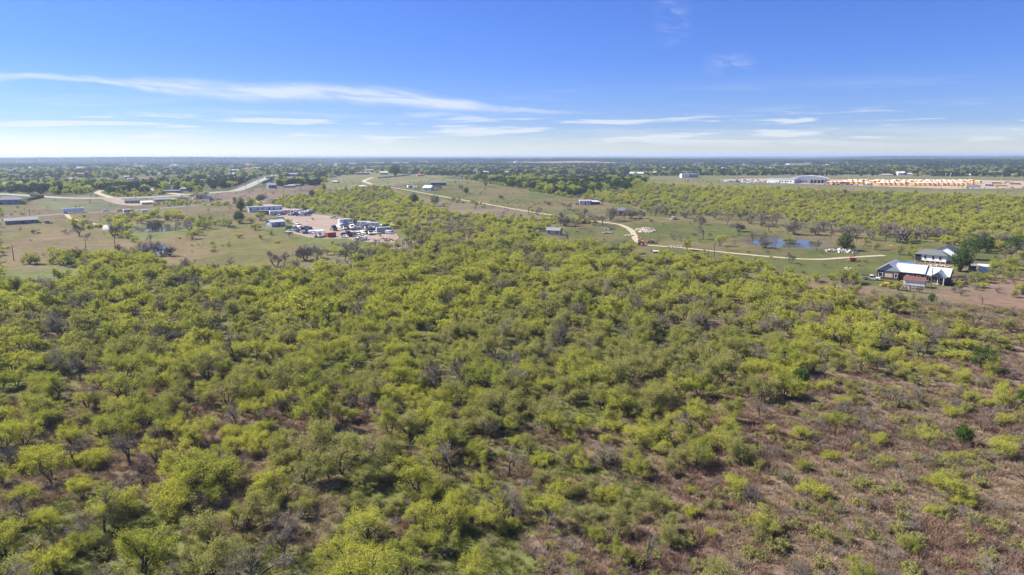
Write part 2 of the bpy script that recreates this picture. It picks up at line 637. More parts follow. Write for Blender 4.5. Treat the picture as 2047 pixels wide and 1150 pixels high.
# wet mud rims round the ponds
for (cx, cy, ux, uy, rx, ry, lev, sd) in PONDS:
    u = (co[:, 0] - cx) * ux + (co[:, 1] - cy) * uy
    v = -(co[:, 0] - cx) * uy + (co[:, 1] - cy) * ux
    d = np.sqrt((u / rx) ** 2 + (v / ry) ** 2) + (fbm(co[:, 0] / 14, co[:, 1] / 14, sd, 3) - .5) * .55
    k = (1 - sstep(d, 1.15, 1.4)) * .75
    C = C * (1 - k[:, None]) + np.array((.10, .085, .06))[None, :] * k[:, None]

tm = bpy.data.meshes.new('ground')
allf = [tuple(q) for q in cap.tolist()] + [tuple(q) for q in quads.tolist()]
tm.vertices.add(len(co))
tm.vertices.foreach_set('co', co.astype(np.float32).ravel())
nl = len(cap) * 3 + len(quads) * 4
tm.loops.add(nl)
tm.loops.foreach_set('vertex_index', np.concatenate([cap.ravel(), quads.ravel()]).astype(np.int32))
tm.polygons.add(len(allf))
tm.polygons.foreach_set('loop_start', np.concatenate([np.arange(len(cap)) * 3, len(cap) * 3 + np.arange(len(quads)) * 4]).astype(np.int32))
tm.update(calc_edges=True)
at_c = tm.attributes.new('cover', 'FLOAT_COLOR', 'POINT')
at_c.data.foreach_set('color', np.concatenate([C, np.ones((len(C), 1))], 1).astype(np.float32).ravel())
tm.shade_smooth()
ground = link(bpy.data.objects.new('ground', tm))
tag(ground, 'rolling ground of dry brown grass, green pasture and bare soil', kind='structure')
gm = bpy.data.materials.new('ground_cover')
gm.use_nodes = True
g = NT(gm.node_tree)
gb = gm.node_tree.nodes['Principled BSDF']
gpos = g.n('ShaderNodeTexCoord').outputs['Object']
gcol = g.n('ShaderNodeAttribute', attribute_name='cover').outputs['Color']
f1 = g.noise(gpos, 1.6, 6, .7)
f2 = g.noise(gpos, .22, 5, .65)
f3 = g.noise(gpos, .035, 5, .6)
var = g.m('ADD', g.m('ADD', g.m('MULTIPLY', f1, .9), g.m('MULTIPLY', f2, 1.0)), g.m('MULTIPLY', f3, .7))
var = g.m('ADD', g.m('MULTIPLY', g.m('SUBTRACT', var, 1.3), 1.3), 1.0)
vc = g.n('ShaderNodeCombineColor')
for i in range(3):
    g.put(vc.inputs[i], var)
gc = g.mixc(1.0, gcol, vc.outputs[0], 'MULTIPLY')
gc = g.mixc(g.m('MULTIPLY', g.sm(f2, .52, .7), .35), gc, g.mixc(1.0, gc, (.72, 1.05, .55, 1), 'MULTIPLY'))
g.put(gb.inputs['Base Color'], gc)
gb.inputs['Roughness'].default_value = 1.0
gb.inputs['Specular IOR Level'].default_value = .05
bn = g.n('ShaderNodeBump')
bn.inputs['Strength'].default_value = .7
bn.inputs['Distance'].default_value = .25
g.put(bn.inputs['Height'], f1)
g.put(gb.inputs['Normal'], bn.outputs[0])
tm.materials.append(gm)

# ------------------------------------------------------------------ water
wm = bpy.data.materials.new('pond_water')
wm.use_nodes = True
wn = NT(wm.node_tree)
wb = wm.node_tree.nodes['Principled BSDF']
wb.inputs['Base Color'].default_value = (.075, .078, .06, 1)
wb.inputs['Roughness'].default_value = .06
wb.inputs['IOR'].default_value = 1.33
wb.inputs['Specular IOR Level'].default_value = .3
wbn = wn.n('ShaderNodeBump')
wbn.inputs['Strength'].default_value = .18
wbn.inputs['Distance'].default_value = .05
wn.put(wbn.inputs['Height'], wn.noise(wn.n('ShaderNodeTexCoord').outputs['Object'], 1.5, 4, .6))
wn.put(wb.inputs['Normal'], wbn.outputs[0])
for k, (cx, cy, ux, uy, rx, ry, lev, sd) in enumerate(PONDS):
    mb = MB()
    n = 48
    vs = [(0, 0, 0)] + [(math.cos(2 * math.pi * i / n) * rx * 1.45, math.sin(2 * math.pi * i / n) * ry * 1.45, 0) for i in range(n)]
    mb.add(vs, [(0, 1 + i, 1 + (i + 1) % n) for i in range(n)])
    o = mb.build('pond', wm)
    o.location = (cx, cy, lev - .35)
    o.rotation_euler = (0, 0, math.atan2(uy, ux))
    tag(o, ['pale still pond among bare trees in the left-side pasture', 'small murky pool ringed by bare willows',
            'blue farm pond in the green pasture beyond the dirt road'][k].replace('left-side ', ''), kind='structure')

# ------------------------------------------------------------------ roads
GRAVEL = mat('road_gravel', (.40, .335, .245), .95, var=.3, scale=.35, spec=.05)
ASPH = mat('road_asphalt', (.17, .163, .155), .9, var=.15, scale=.3, spec=.1)
CONC = mat('road_concrete', (.27, .25, .22), .9, var=.12, scale=.2, spec=.1)
YARDM = mat('yard_gravel', (.27, .21, .17), .95, var=.4, scale=.1, spec=.05)
LOTM = mat('lot_gravel', (.31, .25, .20), .95, var=.15, scale=.05, spec=.05)


def rutted(m, grass):
    t = NT(m.node_tree)
    b = m.node_tree.nodes['Principled BSDF']
    src = b.inputs['Base Color'].links[0].from_socket
    acr = t.n('ShaderNodeAttribute', attribute_name='across').outputs['Fac']
    nz = t.noise(t.n('ShaderNodeTexCoord').outputs['Object'], .45, 5, .7)
    d = t.m('ABSOLUTE', t.m('SUBTRACT', acr, .5))
    mid = t.m('MULTIPLY', t.m('SUBTRACT', 1.0, t.sm(d, .03, .13)), t.sm(nz, .40, .56))
    edge = t.m('MULTIPLY', t.sm(d, .30, .47), t.sm(nz, .34, .54))
    f = t.m('MAXIMUM', t.m('MULTIPLY', mid, .75), edge)
    t.put(b.inputs['Base Color'], t.mixc(f, src, grass + (1,)))


rutted(GRAVEL, (.16, .145, .07))
rutted(ASPH, (.15, .14, .075))


def spline(pts, step):
    out = []
    n = len(pts)
    for i in range(n - 1):
        p0, p1, p2, p3 = pts[max(i - 1, 0)], pts[i], pts[i + 1], pts[min(i + 2, n - 1)]
        k = max(2, int((p2 - p1).length / step))
        for s in range(k):
            t = s / k
            out.append(.5 * ((2 * p1) + (p2 - p0) * t + (2 * p0 - 5 * p1 + 4 * p2 - p3) * t * t + (3 * p1 - p0 - 3 * p2 + p3) * t ** 3))
    out.append(pts[-1])
    return out


def road(name, label, pix, width, m, lift=.07, rag=.25):
    pts = [Vector((q.x, q.y)) for q in (at(*p) for p in pix)]
    c = spline(pts, 4.0)
    vs, fs = [], []
    for i, p in enumerate(c):
        d = (c[min(i + 1, len(c) - 1)] - c[max(i - 1, 0)]).normalized()
        nrm = Vector((-d.y, d.x))
        for k in range(9):
            t = k / 8 - .5
            off = t * width + (rag * (random.random() - .5) if k in (0, 8) else 0)
            q = p + nrm * off
            r = q.length
            vs.append((q.x, q.y, float(height(q.x, q.y)) + lift + r * 6e-5))
        if i:
            a = (i - 1) * 9
            fs += [(a + k, a + k + 1, a + 10 + k, a + 9 + k)[::-1] for k in range(8)]
    mb = MB().add(vs, fs)
    o = mb.build(name, m)
    ac = o.data.attributes.new('across', 'FLOAT', 'POINT')
    ac.data.foreach_set('value', np.tile(np.arange(9) / 8, len(c)).astype(np.float32))
    if o.data.polygons[0].normal.z < 0:
        o.data.flip_normals()
    tag(o, label, kind='structure')
    return o


road('dirt_road', 'pale caliche dirt road winding past the pond to the white houses',
     P(755, 372, 800, 378, 850, 387, 900, 396, 970, 408, 1050, 422, 1140, 436, 1205, 444.5, 1237, 449, 1256, 457, 1266, 467, 1271, 479, 1283, 488, 1300, 491, 1360, 495.5,
       1420, 502, 1500, 510, 1580, 517, 1640, 519, 1700, 515, 1768, 511), 3.8, GRAVEL, .09, 1.1)
road('paved_road', 'grey two lane road crossing between the fields',
     P(-40, 444, 81, 432, 133, 428, 244, 422, 320, 417, 400, 410, 517, 401, 567, 396, 630, 389, 692, 380, 755, 372.5, 800, 366, 860, 358), 7.5, ASPH)
road('suburb_street', 'wide pale street climbing into the wooded suburb',
     P(-40, 386, 42, 390.5, 133, 396, 219, 396.5, 302, 394.5, 375, 389.5, 437, 384.5, 483, 378, 521, 361, 550, 350), 11, CONC)
road('driveway', 'narrow pale driveway to the grey tarp shed', P(133, 429, 142, 437, 165, 444, 200, 450, 214, 454), 3.2, GRAVEL, .08)
road('driveway', 'curving tan driveway beside dark cedar trees', P(224, 396, 205, 390, 194, 385, 204, 381), 6, GRAVEL)
road('driveway', 'tan dirt track behind the long low blue house', P(374, 390, 345, 387, 318, 382, 298, 377), 9, GRAVEL)
road('driveway', 'dirt apron round the grey containers', P(222, 398, 240, 404, 262, 409, 285, 410), 14, YARDM, .08)
road('yard_entry', 'gravel entry track from the grey road to the truck yard', P(515, 401, 522, 405, 536, 411, 553, 417, 570, 423), 7, YARDM, .1)
road('dirt_road', 'short tan track across the green hilltop', P(755, 372, 735, 366, 728, 362, 745, 355), 7, GRAVEL)


def patch(name, label, poly, m, lift):
    """a ground sheet bounded by a pixel polygon, draped over the terrain"""
    pts = [at(*p) for p in poly]
    import mathutils.geometry as mg
    xs = [p.x for p in pts]
    ys = [p.y for p in pts]
    step = max(3.0, (max(xs) - min(xs)) / 60)
    w2 = [(p.x, p.y) for p in pts]
    dense = []
    for i in range(len(w2)):
        a, b = Vector(w2[i]), Vector(w2[(i + 1) % len(w2)])
        k = max(1, int((b - a).length / step))
        for s in range(k):
            q = a.lerp(b, s / k)
            dense.append((q.x + random.uniform(-.4, .4), q.y + random.uniform(-.4, .4)))
    nb = len(dense)
    X, Y = np.meshgrid(np.arange(min(xs), max(xs), step), np.arange(min(ys), max(ys), step))
    X, Y = X.ravel(), Y.ravel()
    k = inpoly(X, Y, w2)
    vin = [Vector((a, b)) for a, b in zip(X[k], Y[k])]
    v2, e2, f2, *_ = mg.delaunay_2d_cdt([Vector(q) for q in dense] + vin, [(i, (i + 1) % nb) for i in range(nb)], [], 1, .01)
    vs = [(q.x, q.y, float(height(q.x, q.y)) + lift) for q in v2]
    o = MB().add(vs, f2).build(name, m)
    if len(o.data.polygons) and o.data.polygons[0].normal.z < 0:
        o.data.flip_normals()
    tag(o, label, kind='structure')
    return o


patch('gravel_yard', 'pinkish gravel yard where trucks and trailers are parked', Z['yard'], YARDM, .05)
patch('parking_lot', 'pale tan parking lot of the school bus depot', Z['lot'], LOTM, .12)

# ------------------------------------------------------------------ tree prototypes
def frame(d):
    d = np.asarray(d) / (np.linalg.norm(d) + 1e-9)
    u = np.cross(d, (0.3, 0.9, 0.1))
    u /= np.linalg.norm(u) + 1e-9
    return d, u, np.cross(d, u)


def grow(seed, height_, spread, stems=3, depth=3, kids=4, tilt=(25, 50), droop=.0):
    """returns list of branch segments (p, q, r0, r1, level) and tip points"""
    rs = np.random.default_rng(seed)
    segs, tips = [], []
    L0 = height_ * .5

    def branch(p, d, L, r, lev):
        n = 3 if lev < 2 else 2
        pts = [p]
        cur = p
        dd = d / np.linalg.norm(d)
        for s in range(n):
            dd = dd + rs.normal(0, .16, 3) + np.array([0, 0, .08 if lev < 2 else .02 - droop])
            dd = dd / np.linalg.norm(dd)
            q = cur + dd * L / n
            rr0 = r * (1 - .5 * s / n)
            rr1 = r * (1 - .5 * (s + 1) / n)
            segs.append((cur, q, rr0, rr1, lev))
            cur = q
            pts.append(q)
        if lev >= depth:
            for k in range(3):
                t = rs.uniform(.2, 1.05)
                tips.append(p + (cur - p) * t)
            return
        nk = kids + rs.integers(-1, 2)
        for k in range(nk):
            t = rs.uniform(.35, 1.0) if k else 1.0
            i = min(int(t * n), n - 1)
            base = pts[i] + (pts[i + 1] - pts[i]) * (t * n - i)
            _, u, v = frame(dd)
            a = rs.uniform(0, 2 * math.pi)
            ang = rs.uniform(R(24), R(62))
            nd = dd * math.cos(ang) + (u * math.cos(a) + v * math.sin(a)) * math.sin(ang)
            nd[2] = nd[2] * .75 + .12
            nd[0] *= spread
            nd[1] *= spread
            branch(base, nd, L * rs.uniform(.55, .8), r * .5, lev + 1)
    a0 = rs.uniform(0, 6.28)
    for s in range(stems):
        a = a0 + 2 * math.pi * s / stems + rs.normal(0, .35)
        tl = R(rs.uniform(*tilt))
        branch(np.array([math.cos(a), math.sin(a), 0]) * .12, np.array([math.sin(tl) * math.cos(a), math.sin(tl) * math.sin(a), math.cos(tl)]),
               L0 * rs.uniform(.8, 1.1), .028 * height_ + .02, 0)
    return segs, np.array(tips)


def tube_mesh(name, segs, maxlev, m, sides=4, fat=1.0, m_twig=None, wmin=.0):
    V, Fq, Mi = [], [], []
    k = 0
    for (p, q, r0, r1, lev) in segs:
        if lev > maxlev:
            continue
        n = sides if lev < 2 else 3
        _, u, v = frame(q - p)
        for (c, r) in ((p, max(r0 * fat, wmin)), (q, max(r1 * fat, wmin))):
            for i in range(n):
                t = 2 * math.pi * i / n
                V.append(c + (u * math.cos(t) + v * math.sin(t)) * r)
        for i in range(n):
            j = (i + 1) % n
            Fq.append((k + i, k + j, k + n + j, k + n + i))
            Mi.append(1 if lev >= 2 else 0)
        k += 2 * n
    me = np_mesh(name, np.array(V), np.array(Fq), m)
    if m_twig:
        me.materials.append(m_twig)
        me.polygons.foreach_set('material_index', np.array(Mi, np.int32))
    return me


def leaf_mesh(name, tips, per, sz, off, m, seed, aspect=2.0, up=.55, flat=.8, keep=None):
    rs = np.random.default_rng(seed)
    base = np.repeat(tips, per, 0)
    n = len(base)
    c = base + rs.normal(0, 1, (n, 3)) * np.array([off, off, off * flat])
    d = rs.normal(0, 1, (n, 3))
    d[:, 2] *= .6
    d /= np.linalg.norm(d, axis=1)[:, None]
    nm = rs.normal(0, 1, (n, 3)) * (1 - up) + np.array([0, 0, up])
    s = np.cross(d, nm)
    s /= np.linalg.norm(s, axis=1)[:, None] + 1e-9
    L = sz * rs.uniform(.6, 1.3, n)[:, None]
    Wd = L / aspect
    v = np.stack([c - d * L / 2, c + s * Wd / 2, c + d * L / 2, c - s * Wd / 2], 1).reshape(-1, 3)
    if keep is not None:
        v[:, 2] = np.maximum(v[:, 2], keep)
    f = np.arange(4 * n).reshape(n, 4)
    return np_mesh(name, v, f, m)


PROTO = []          # near mesquites: (trunk mesh, crown mesh, crown width, height, look)
LOWP = {}           # lists of unlinked prototype objects per family


def proto_obj(name, meshes):
    """one unlinked object joining meshes (keeps their materials)"""
    V, Fs, mi, mats, k = [], [], [], [], 0
    for me in meshes:
        n = len(me.vertices)
        a = np.empty(n * 3, np.float32)
        me.vertices.foreach_get('co', a)
        V.append(a.reshape(-1, 3))
        b = np.empty(len(me.loops), np.int32)
        me.loops.foreach_get('vertex_index', b)
        Fs.append(b.reshape(-1, 4) + k)
        q = np.empty(len(me.polygons), np.int32)
        me.polygons.foreach_get('material_index', q)
        mi.append(q + len(mats))
        mats += list(me.materials)
        k += n
    me = np_mesh(name, np.concatenate(V), np.concatenate(Fs))
    for m_ in mats:
        me.materials.append(m_)
    me.polygons.foreach_set('material_index', np.concatenate(mi).astype(np.int32))
    return bpy.data.objects.new(name, me)


LOOKS = [('lime', LIME, 'bright lime-green'), ('green', GREEN, 'fresh green'), ('olive', OLIVE, 'dull olive-green')]
NEAR, MID, LOW = [], [], []
for k in range(9):
    look = LOOKS[(0, 1, 0, 2, 1, 0, 2, 0, 1)[k]]
    hgt = (4.6, 5.2, 3.6, 4.4, 4.0, 5.0, 3.4, 2.6, 4.8)[k]
    spr = (1.15, 1.1, 1.25, 1.2, 1.2, 1.0, 1.3, 1.1, 1.25)[k]
    segs, tips = grow(100 + k, hgt, spr, stems=(3, 2, 4, 3, 4, 2, 4, 4, 3)[k], depth=3, kids=4, tilt=((22, 46), (10, 34), (30, 55), (25, 50), (25, 52), (8, 30), (30, 58), (30, 60), (22, 50))[k])
    rs = np.random.default_rng(k)
    zmax = tips[:, 2].max()
    # leaves mostly in the upper shell of the crown
    zz = tips[:, 2] / zmax
    rad = np.hypot(tips[:, 0], tips[:, 1])
    w_ = np.clip(zz * 1.1 + .35 * rad / rad.max(), 0, 1)
    t1 = tips[rs.random(len(tips)) < w_ * (.62 if look[0] == 'olive' else .88)]
    per = max(4, int(round(5600 / len(t1))))
    tr = tube_mesh('mesquite_trunk', segs, 3, BARK, 5, 1.0, TWIG, .014)
    cr = leaf_mesh('mesquite_crown', t1, per, .17, .235, look[1], k, 2.1)
    NEAR.append((tr, cr, rad.max() * 2, zmax, look[0]))
    cm = leaf_mesh('mesquite_crown_mid', t1, max(2, int(per / 2.2)), .27, .24, look[1], k + 50, 1.8)
    tmid = tube_mesh('mesquite_trunk_mid', segs, 3, BARK, 4, 1.1, TWIG, .024)
    MID.append(proto_obj('mesquite_mid', [tmid, cm]))
    t2 = t1[rs.random(len(t1)) < .6]
    cl_ = leaf_mesh('mesquite_crown_low', t2, 3, .50, .28, look[1], k + 90, 1.4)
    tl = tube_mesh('mesquite_trunk_low', segs, 2, BARK, 3, 1.3, TWIG, .05)
    LOW.append(proto_obj('mesquite_low', [tl, cl_]))
NEARO = [proto_obj('mesquite_near', [a, b]) for a, b, *_ in NEAR]

BARE, BAREO, BAREL, BAREF = [], [], [], []
for k in range(5):
    hgt = (5.2, 6.0, 4.2, 5.5, 7.0)[k]
    segs, tips = grow(300 + k, hgt, 1.05, stems=(2, 1, 4, 3, 1)[k], depth=3, kids=4, tilt=((15, 35), (2, 12), (25, 50), (18, 40), (2, 8))[k])
    tr = tube_mesh('bare_trunk', [s for s in segs], 1, BARK, 5, 1.1, wmin=.03)
    tw = [s for s in segs if s[4] >= 2]
    rs = np.random.default_rng(k + 7)
    ex = []
    for (p, q, r0, r1, lev) in tw:
        if lev < 3:
            continue
        for j in range(3):
            t = rs.uniform(.2, 1)
            b0 = p + (q - p) * t
            dd = (q - p) / np.linalg.norm(q - p) + rs.normal(0, .55, 3) + np.array([0, 0, .15])
            ex.append((b0, b0 + dd / np.linalg.norm(dd) * rs.uniform(.25, .55), .012, .008, 4))
    cr = tube_mesh('bare_twigs', tw + ex, 9, TWIG, 3, 1.0, wmin=.012)
    BARE.append((tr, cr, 5, tips[:, 2].max()))
    BAREO.append(proto_obj('bare_near', [tr, cr]))
    crl = tube_mesh('bare_twigs_low', [s for s in tw if s[4] == 3] + ex[::4], 9, TWIG, 3, 1.0, wmin=.035)
    BAREL.append(proto_obj('bare_low', [tube_mesh('bare_trunk_low', segs, 1, BARK, 3, 1.3, wmin=.05), crl]))
    crf = tube_mesh('bare_twigs_far', tw + ex, 9, TWIG, 3, 1.0, wmin=.032)
    BAREF.append((tube_mesh('bare_trunk_far', segs, 1, BARK, 4, 1.15, wmin=.05), crf))


def shell_tips(seed, n, a, b, c, zc):
    rs = np.random.default_rng(seed)
    d = rs.normal(0, 1, (n, 3))
    d /= np.linalg.norm(d, axis=1)[:, None]
    lump = 1 + .28 * np.sin(d[:, 0] * 5 + seed) * np.cos(d[:, 1] * 4.3 + seed * 2) + .18 * np.sin(d[:, 2] * 7 + d[:, 0] * 6)
    rr_ = rs.uniform(.35, 1, n) ** .4 * lump
    return d * rr_[:, None] * np.array([a, b, c]) + np.array([0, 0, zc])


EVER = []
for k in range(3):
    hgt = (7.0, 6.0, 8.5)[k]
    segs, _ = grow(400 + k, hgt, .8, stems=(1, 3, 2)[k], depth=2, kids=4, tilt=((1, 5), (10, 25), (5, 15))[k])
    segs = [s for s in segs]
    tips = shell_tips(60 + k, 300, hgt * .36, hgt * .34, hgt * .42, hgt * .56)
    tips = tips[tips[:, 2] > .35]
    tr = tube_mesh('oak_trunk', segs, 1, BARK, 5, 1.2)
    cr = leaf_mesh('oak_crown', tips, 10, .34, .26, DARK, k, 1.6, keep=.2)
    EVER.append((tr, cr, hgt * .72, hgt))
WOOD, WOODK = [], []
for k in range(6):
    hgt = 6 + 1.2 * (k % 3)
    tips = shell_tips(80 + k, 130, hgt * .48, hgt * .48, hgt * .40, hgt * .52)
    cr = leaf_mesh('wood_crown', tips, 3, 1.25, .4, (WOODL, WOODD, WOODL, WOODL, WOODD, GREEN)[k], k, 1.3, keep=.1)
    segs = [(np.array([0, 0, 0.]), np.array([.1, 0, hgt * .5]), .25, .16, 0)]
    WOOD.append(proto_obj('wood_tree', [tube_mesh('wood_trunk', segs, 0, BARK, 4), cr]))
for k in range(3):       # copse: many crowns, for the far plain
    rs = np.random.default_rng(500 + k)
    ts = []
    for j in range(16):
        q = shell_tips(600 + k * 20 + j, 24, 4.6, 4.6, 3.6, 4.4) + np.array([rs.uniform(-17, 17), rs.uniform(-17, 17), rs.uniform(-1, 1.5)])
        ts.append(q)
    WOODK.append(proto_obj('copse', [leaf_mesh('copse_crowns', np.concatenate(ts), 2, 2.6, .8, (WOODL, WOODD, WOODD)[k], k, 1.2, keep=.1)]))
TUFT = []
for k in range(6):
    rs = np.random.default_rng(700 + k)
    n = (120, 110, 130, 100, 120, 110)[k]
    ang = rs.uniform(0, 6.28, n)
    rad = rs.uniform(0, .55, n)
    lean = rs.normal(0, .8, (n, 2))
    hh_ = rs.uniform(.25, .75, n) * (.7, .85, .6, .95, .45, .5)[k]
    b0 = np.stack([np.cos(ang) * rad, np.sin(ang) * rad, np.full(n, -.05)], 1)
    tp = b0 + np.stack([lean[:, 0] * hh_ + np.cos(ang) * .1, lean[:, 1] * hh_ + np.sin(ang) * .1, hh_], 1)
    sd = np.stack([-np.sin(ang), np.cos(ang), np.zeros(n)], 1) * (.02, .018, .022, .018, .028, .03)[k]
    v = np.stack([b0 - sd, b0 + sd, tp + sd * .5, tp - sd * .5], 1).reshape(-1, 3)
    TUFT.append(proto_obj('tuft', [np_mesh('tuft', v, np.arange(4 * n).reshape(n, 4), (DRY1, DRY2, DRY1, DRY2, GRASS, GRASS)[k])]))


for k in range(3):
    segs, tips = grow(800 + k, 1.15, 1.2, stems=6, depth=2, kids=4, tilt=(20, 60))
    tw_ = tube_mesh('shrublet_twigs', segs, 2, TWIG if k != 1 else DRY2, 3, .45, wmin=.011)
    parts_ = [tw_]
    if k == 2:
        parts_.append(leaf_mesh('shrublet_leaves', tips, 3, .13, .09, OLIVE, k, 1.8))
    TUFT.append(proto_obj('shrublet', parts_))


def scatter(name, label, protos, pts, idx, rot, scl, cat=None):
    """one 'stuff' object: a cloud of points that carries instances of the prototypes"""
    c = bpy.data.collections.new(name + '_kinds')
    for i, o in enumerate(protos):
        o.name = '%s_kind_%03d' % (name, i)
        c.objects.link(o)
    me = bpy.data.meshes.new(name)
    me.vertices.add(len(pts))
    me.vertices.foreach_set('co', np.asarray(pts, np.float32).ravel())
    for nm, ty, ar in (('kind_index', 'INT', np.asarray(idx, np.int32)), ('turn', 'FLOAT', np.asarray(rot, np.float32)), ('size', 'FLOAT', np.asarray(scl, np.float32))):
        a = me.attributes.new(nm, ty, 'POINT')
        a.data.foreach_set('value', ar)
    o = link(bpy.data.objects.new(name, me))
    ng = bpy.data.node_groups.new(name, 'GeometryNodeTree')
    ng.interface.new_socket('Geometry', in_out='INPUT', socket_type='NodeSocketGeometry')
    ng.interface.new_socket('Geometry', in_out='OUTPUT', socket_type='NodeSocketGeometry')
    t = NT(ng)
    gi = t.n('NodeGroupInput')
    go = t.n('NodeGroupOutput')
    ci = t.n('GeometryNodeCollectionInfo')
    ci.inputs[0].default_value = c
    ci.inputs[1].default_value = True
    ci.inputs[2].default_value = True
    ip = t.n('GeometryNodeInstanceOnPoints')
    ip.inputs['Pick Instance'].default_value = True

    def attr(nm, ty):
        a = t.n('GeometryNodeInputNamedAttribute', data_type=ty)
        a.inputs[0].default_value = nm
        return a.outputs[0]
    ng.links.new(gi.outputs[0], ip.inputs['Points'])
    ng.links.new(ci.outputs[0], ip.inputs['Instance'])
    ng.links.new(attr('kind_index', 'INT'), ip.inputs['Instance Index'])
    ng.links.new(t.xyz(0.0, 0.0, attr('turn', 'FLOAT')) if False else _comb(t, attr('turn', 'FLOAT')), ip.inputs['Rotation'])
    ng.links.new(attr('size', 'FLOAT'), ip.inputs['Scale'])
    ng.links.new(ip.outputs[0], go.inputs[0])
    md = o.modifiers.new('scatter', 'NODES')
    md.node_group = ng
    tag(o, label, cat, kind='stuff')
    return o


def _comb(t, z):
    nd = t.n('ShaderNodeCombineXYZ')
    t.put(nd.inputs[2], z)
    return nd.outputs[0]


# ------------------------------------------------------------------ where the scrub grows
def jgrid(r0, r1, step, half=R(43.5)):
    xm = r1 * math.sin(half)
    X, Y = np.meshgrid(np.arange(-xm, xm, step), np.arange(r0 * math.cos(half) * .9, r1, step))
    X = X.ravel() + rng.uniform(-.5, .5, X.size) * step
    Y = Y.ravel() + rng.uniform(-.5, .5, Y.size) * step
    r = np.hypot(X, Y)
    k = (r >= r0) & (r < r1) & (np.abs(np.arctan2(X, Y)) < half)
    X, Y = X[k], Y[k]
    return X, Y, height(X, Y)


BUILT = []          # (x, y, radius) spots kept free of trees


def free(X, Y):
    ok = np.ones(len(X), bool)
    for (bx, by, br) in BUILT:
        ok &= (X - bx) ** 2 + (Y - by) ** 2 > br * br
    return ok


ROADS = [o for o in bpy.data.objects if o.name.split('.')[0] in ('dirt_road', 'paved_road', 'suburb_street', 'driveway', 'yard_entry')]
for o in ROADS:
    vv = o.data.vertices
    for i in range(4, len(vv), 18):
        c0 = vv[i].co
        wv = (vv[i - 4].co - vv[i].co).length
        BUILT.append((c0.x, c0.y, wv + (9 if o.name.startswith('suburb') else 3.5)))
for (cx, cy, ux, uy, rx, ry, lev, sd) in PONDS:
    BUILT.append((cx, cy, min(rx, ry) * 1.1))
    for s in (-.5, .5):
        if ry > rx:
            BUILT.append((cx - uy * ry * s, cy + ux * ry * s, rx * .9))
        else:
            BUILT.append((cx + ux * rx * s, cy + uy * rx * s, ry * .9))
for (a, b, rpx) in ((1825, 548, 62), (1868, 520, 45), (1975, 537, 26), (1978, 552, 22), (1945, 548, 18), (1828, 592, 36), (1785, 588, 34), (1745, 578, 34), (1875, 590, 30), (1940, 537, 14), (1742, 556, 30), (1108, 465, 26), (1178, 406, 26), (1241, 427, 16),
                    (530, 420, 34), (550, 448, 24), (605, 462, 28), (660, 470, 28), (1828, 575, 30), (1375, 352, 34), (1272, 349, 26), (845, 374, 30), (872, 370, 26),
                    (600, 474, 26), (650, 484, 26), (690, 486, 30), (740, 488, 30), (1108, 475, 22), (1178, 411, 22), (845, 380, 24), (20, 402, 40), (40, 442, 45), (265, 405, 28), (293, 406, 22), (330, 400, 28), (400, 394, 26), (545, 372, 22), (340, 381, 30), (372, 378, 20), (1595, 362, 70)):
    p = at(a, b)
    BUILT.append((p.x, p.y, rpx * mpp(p)))

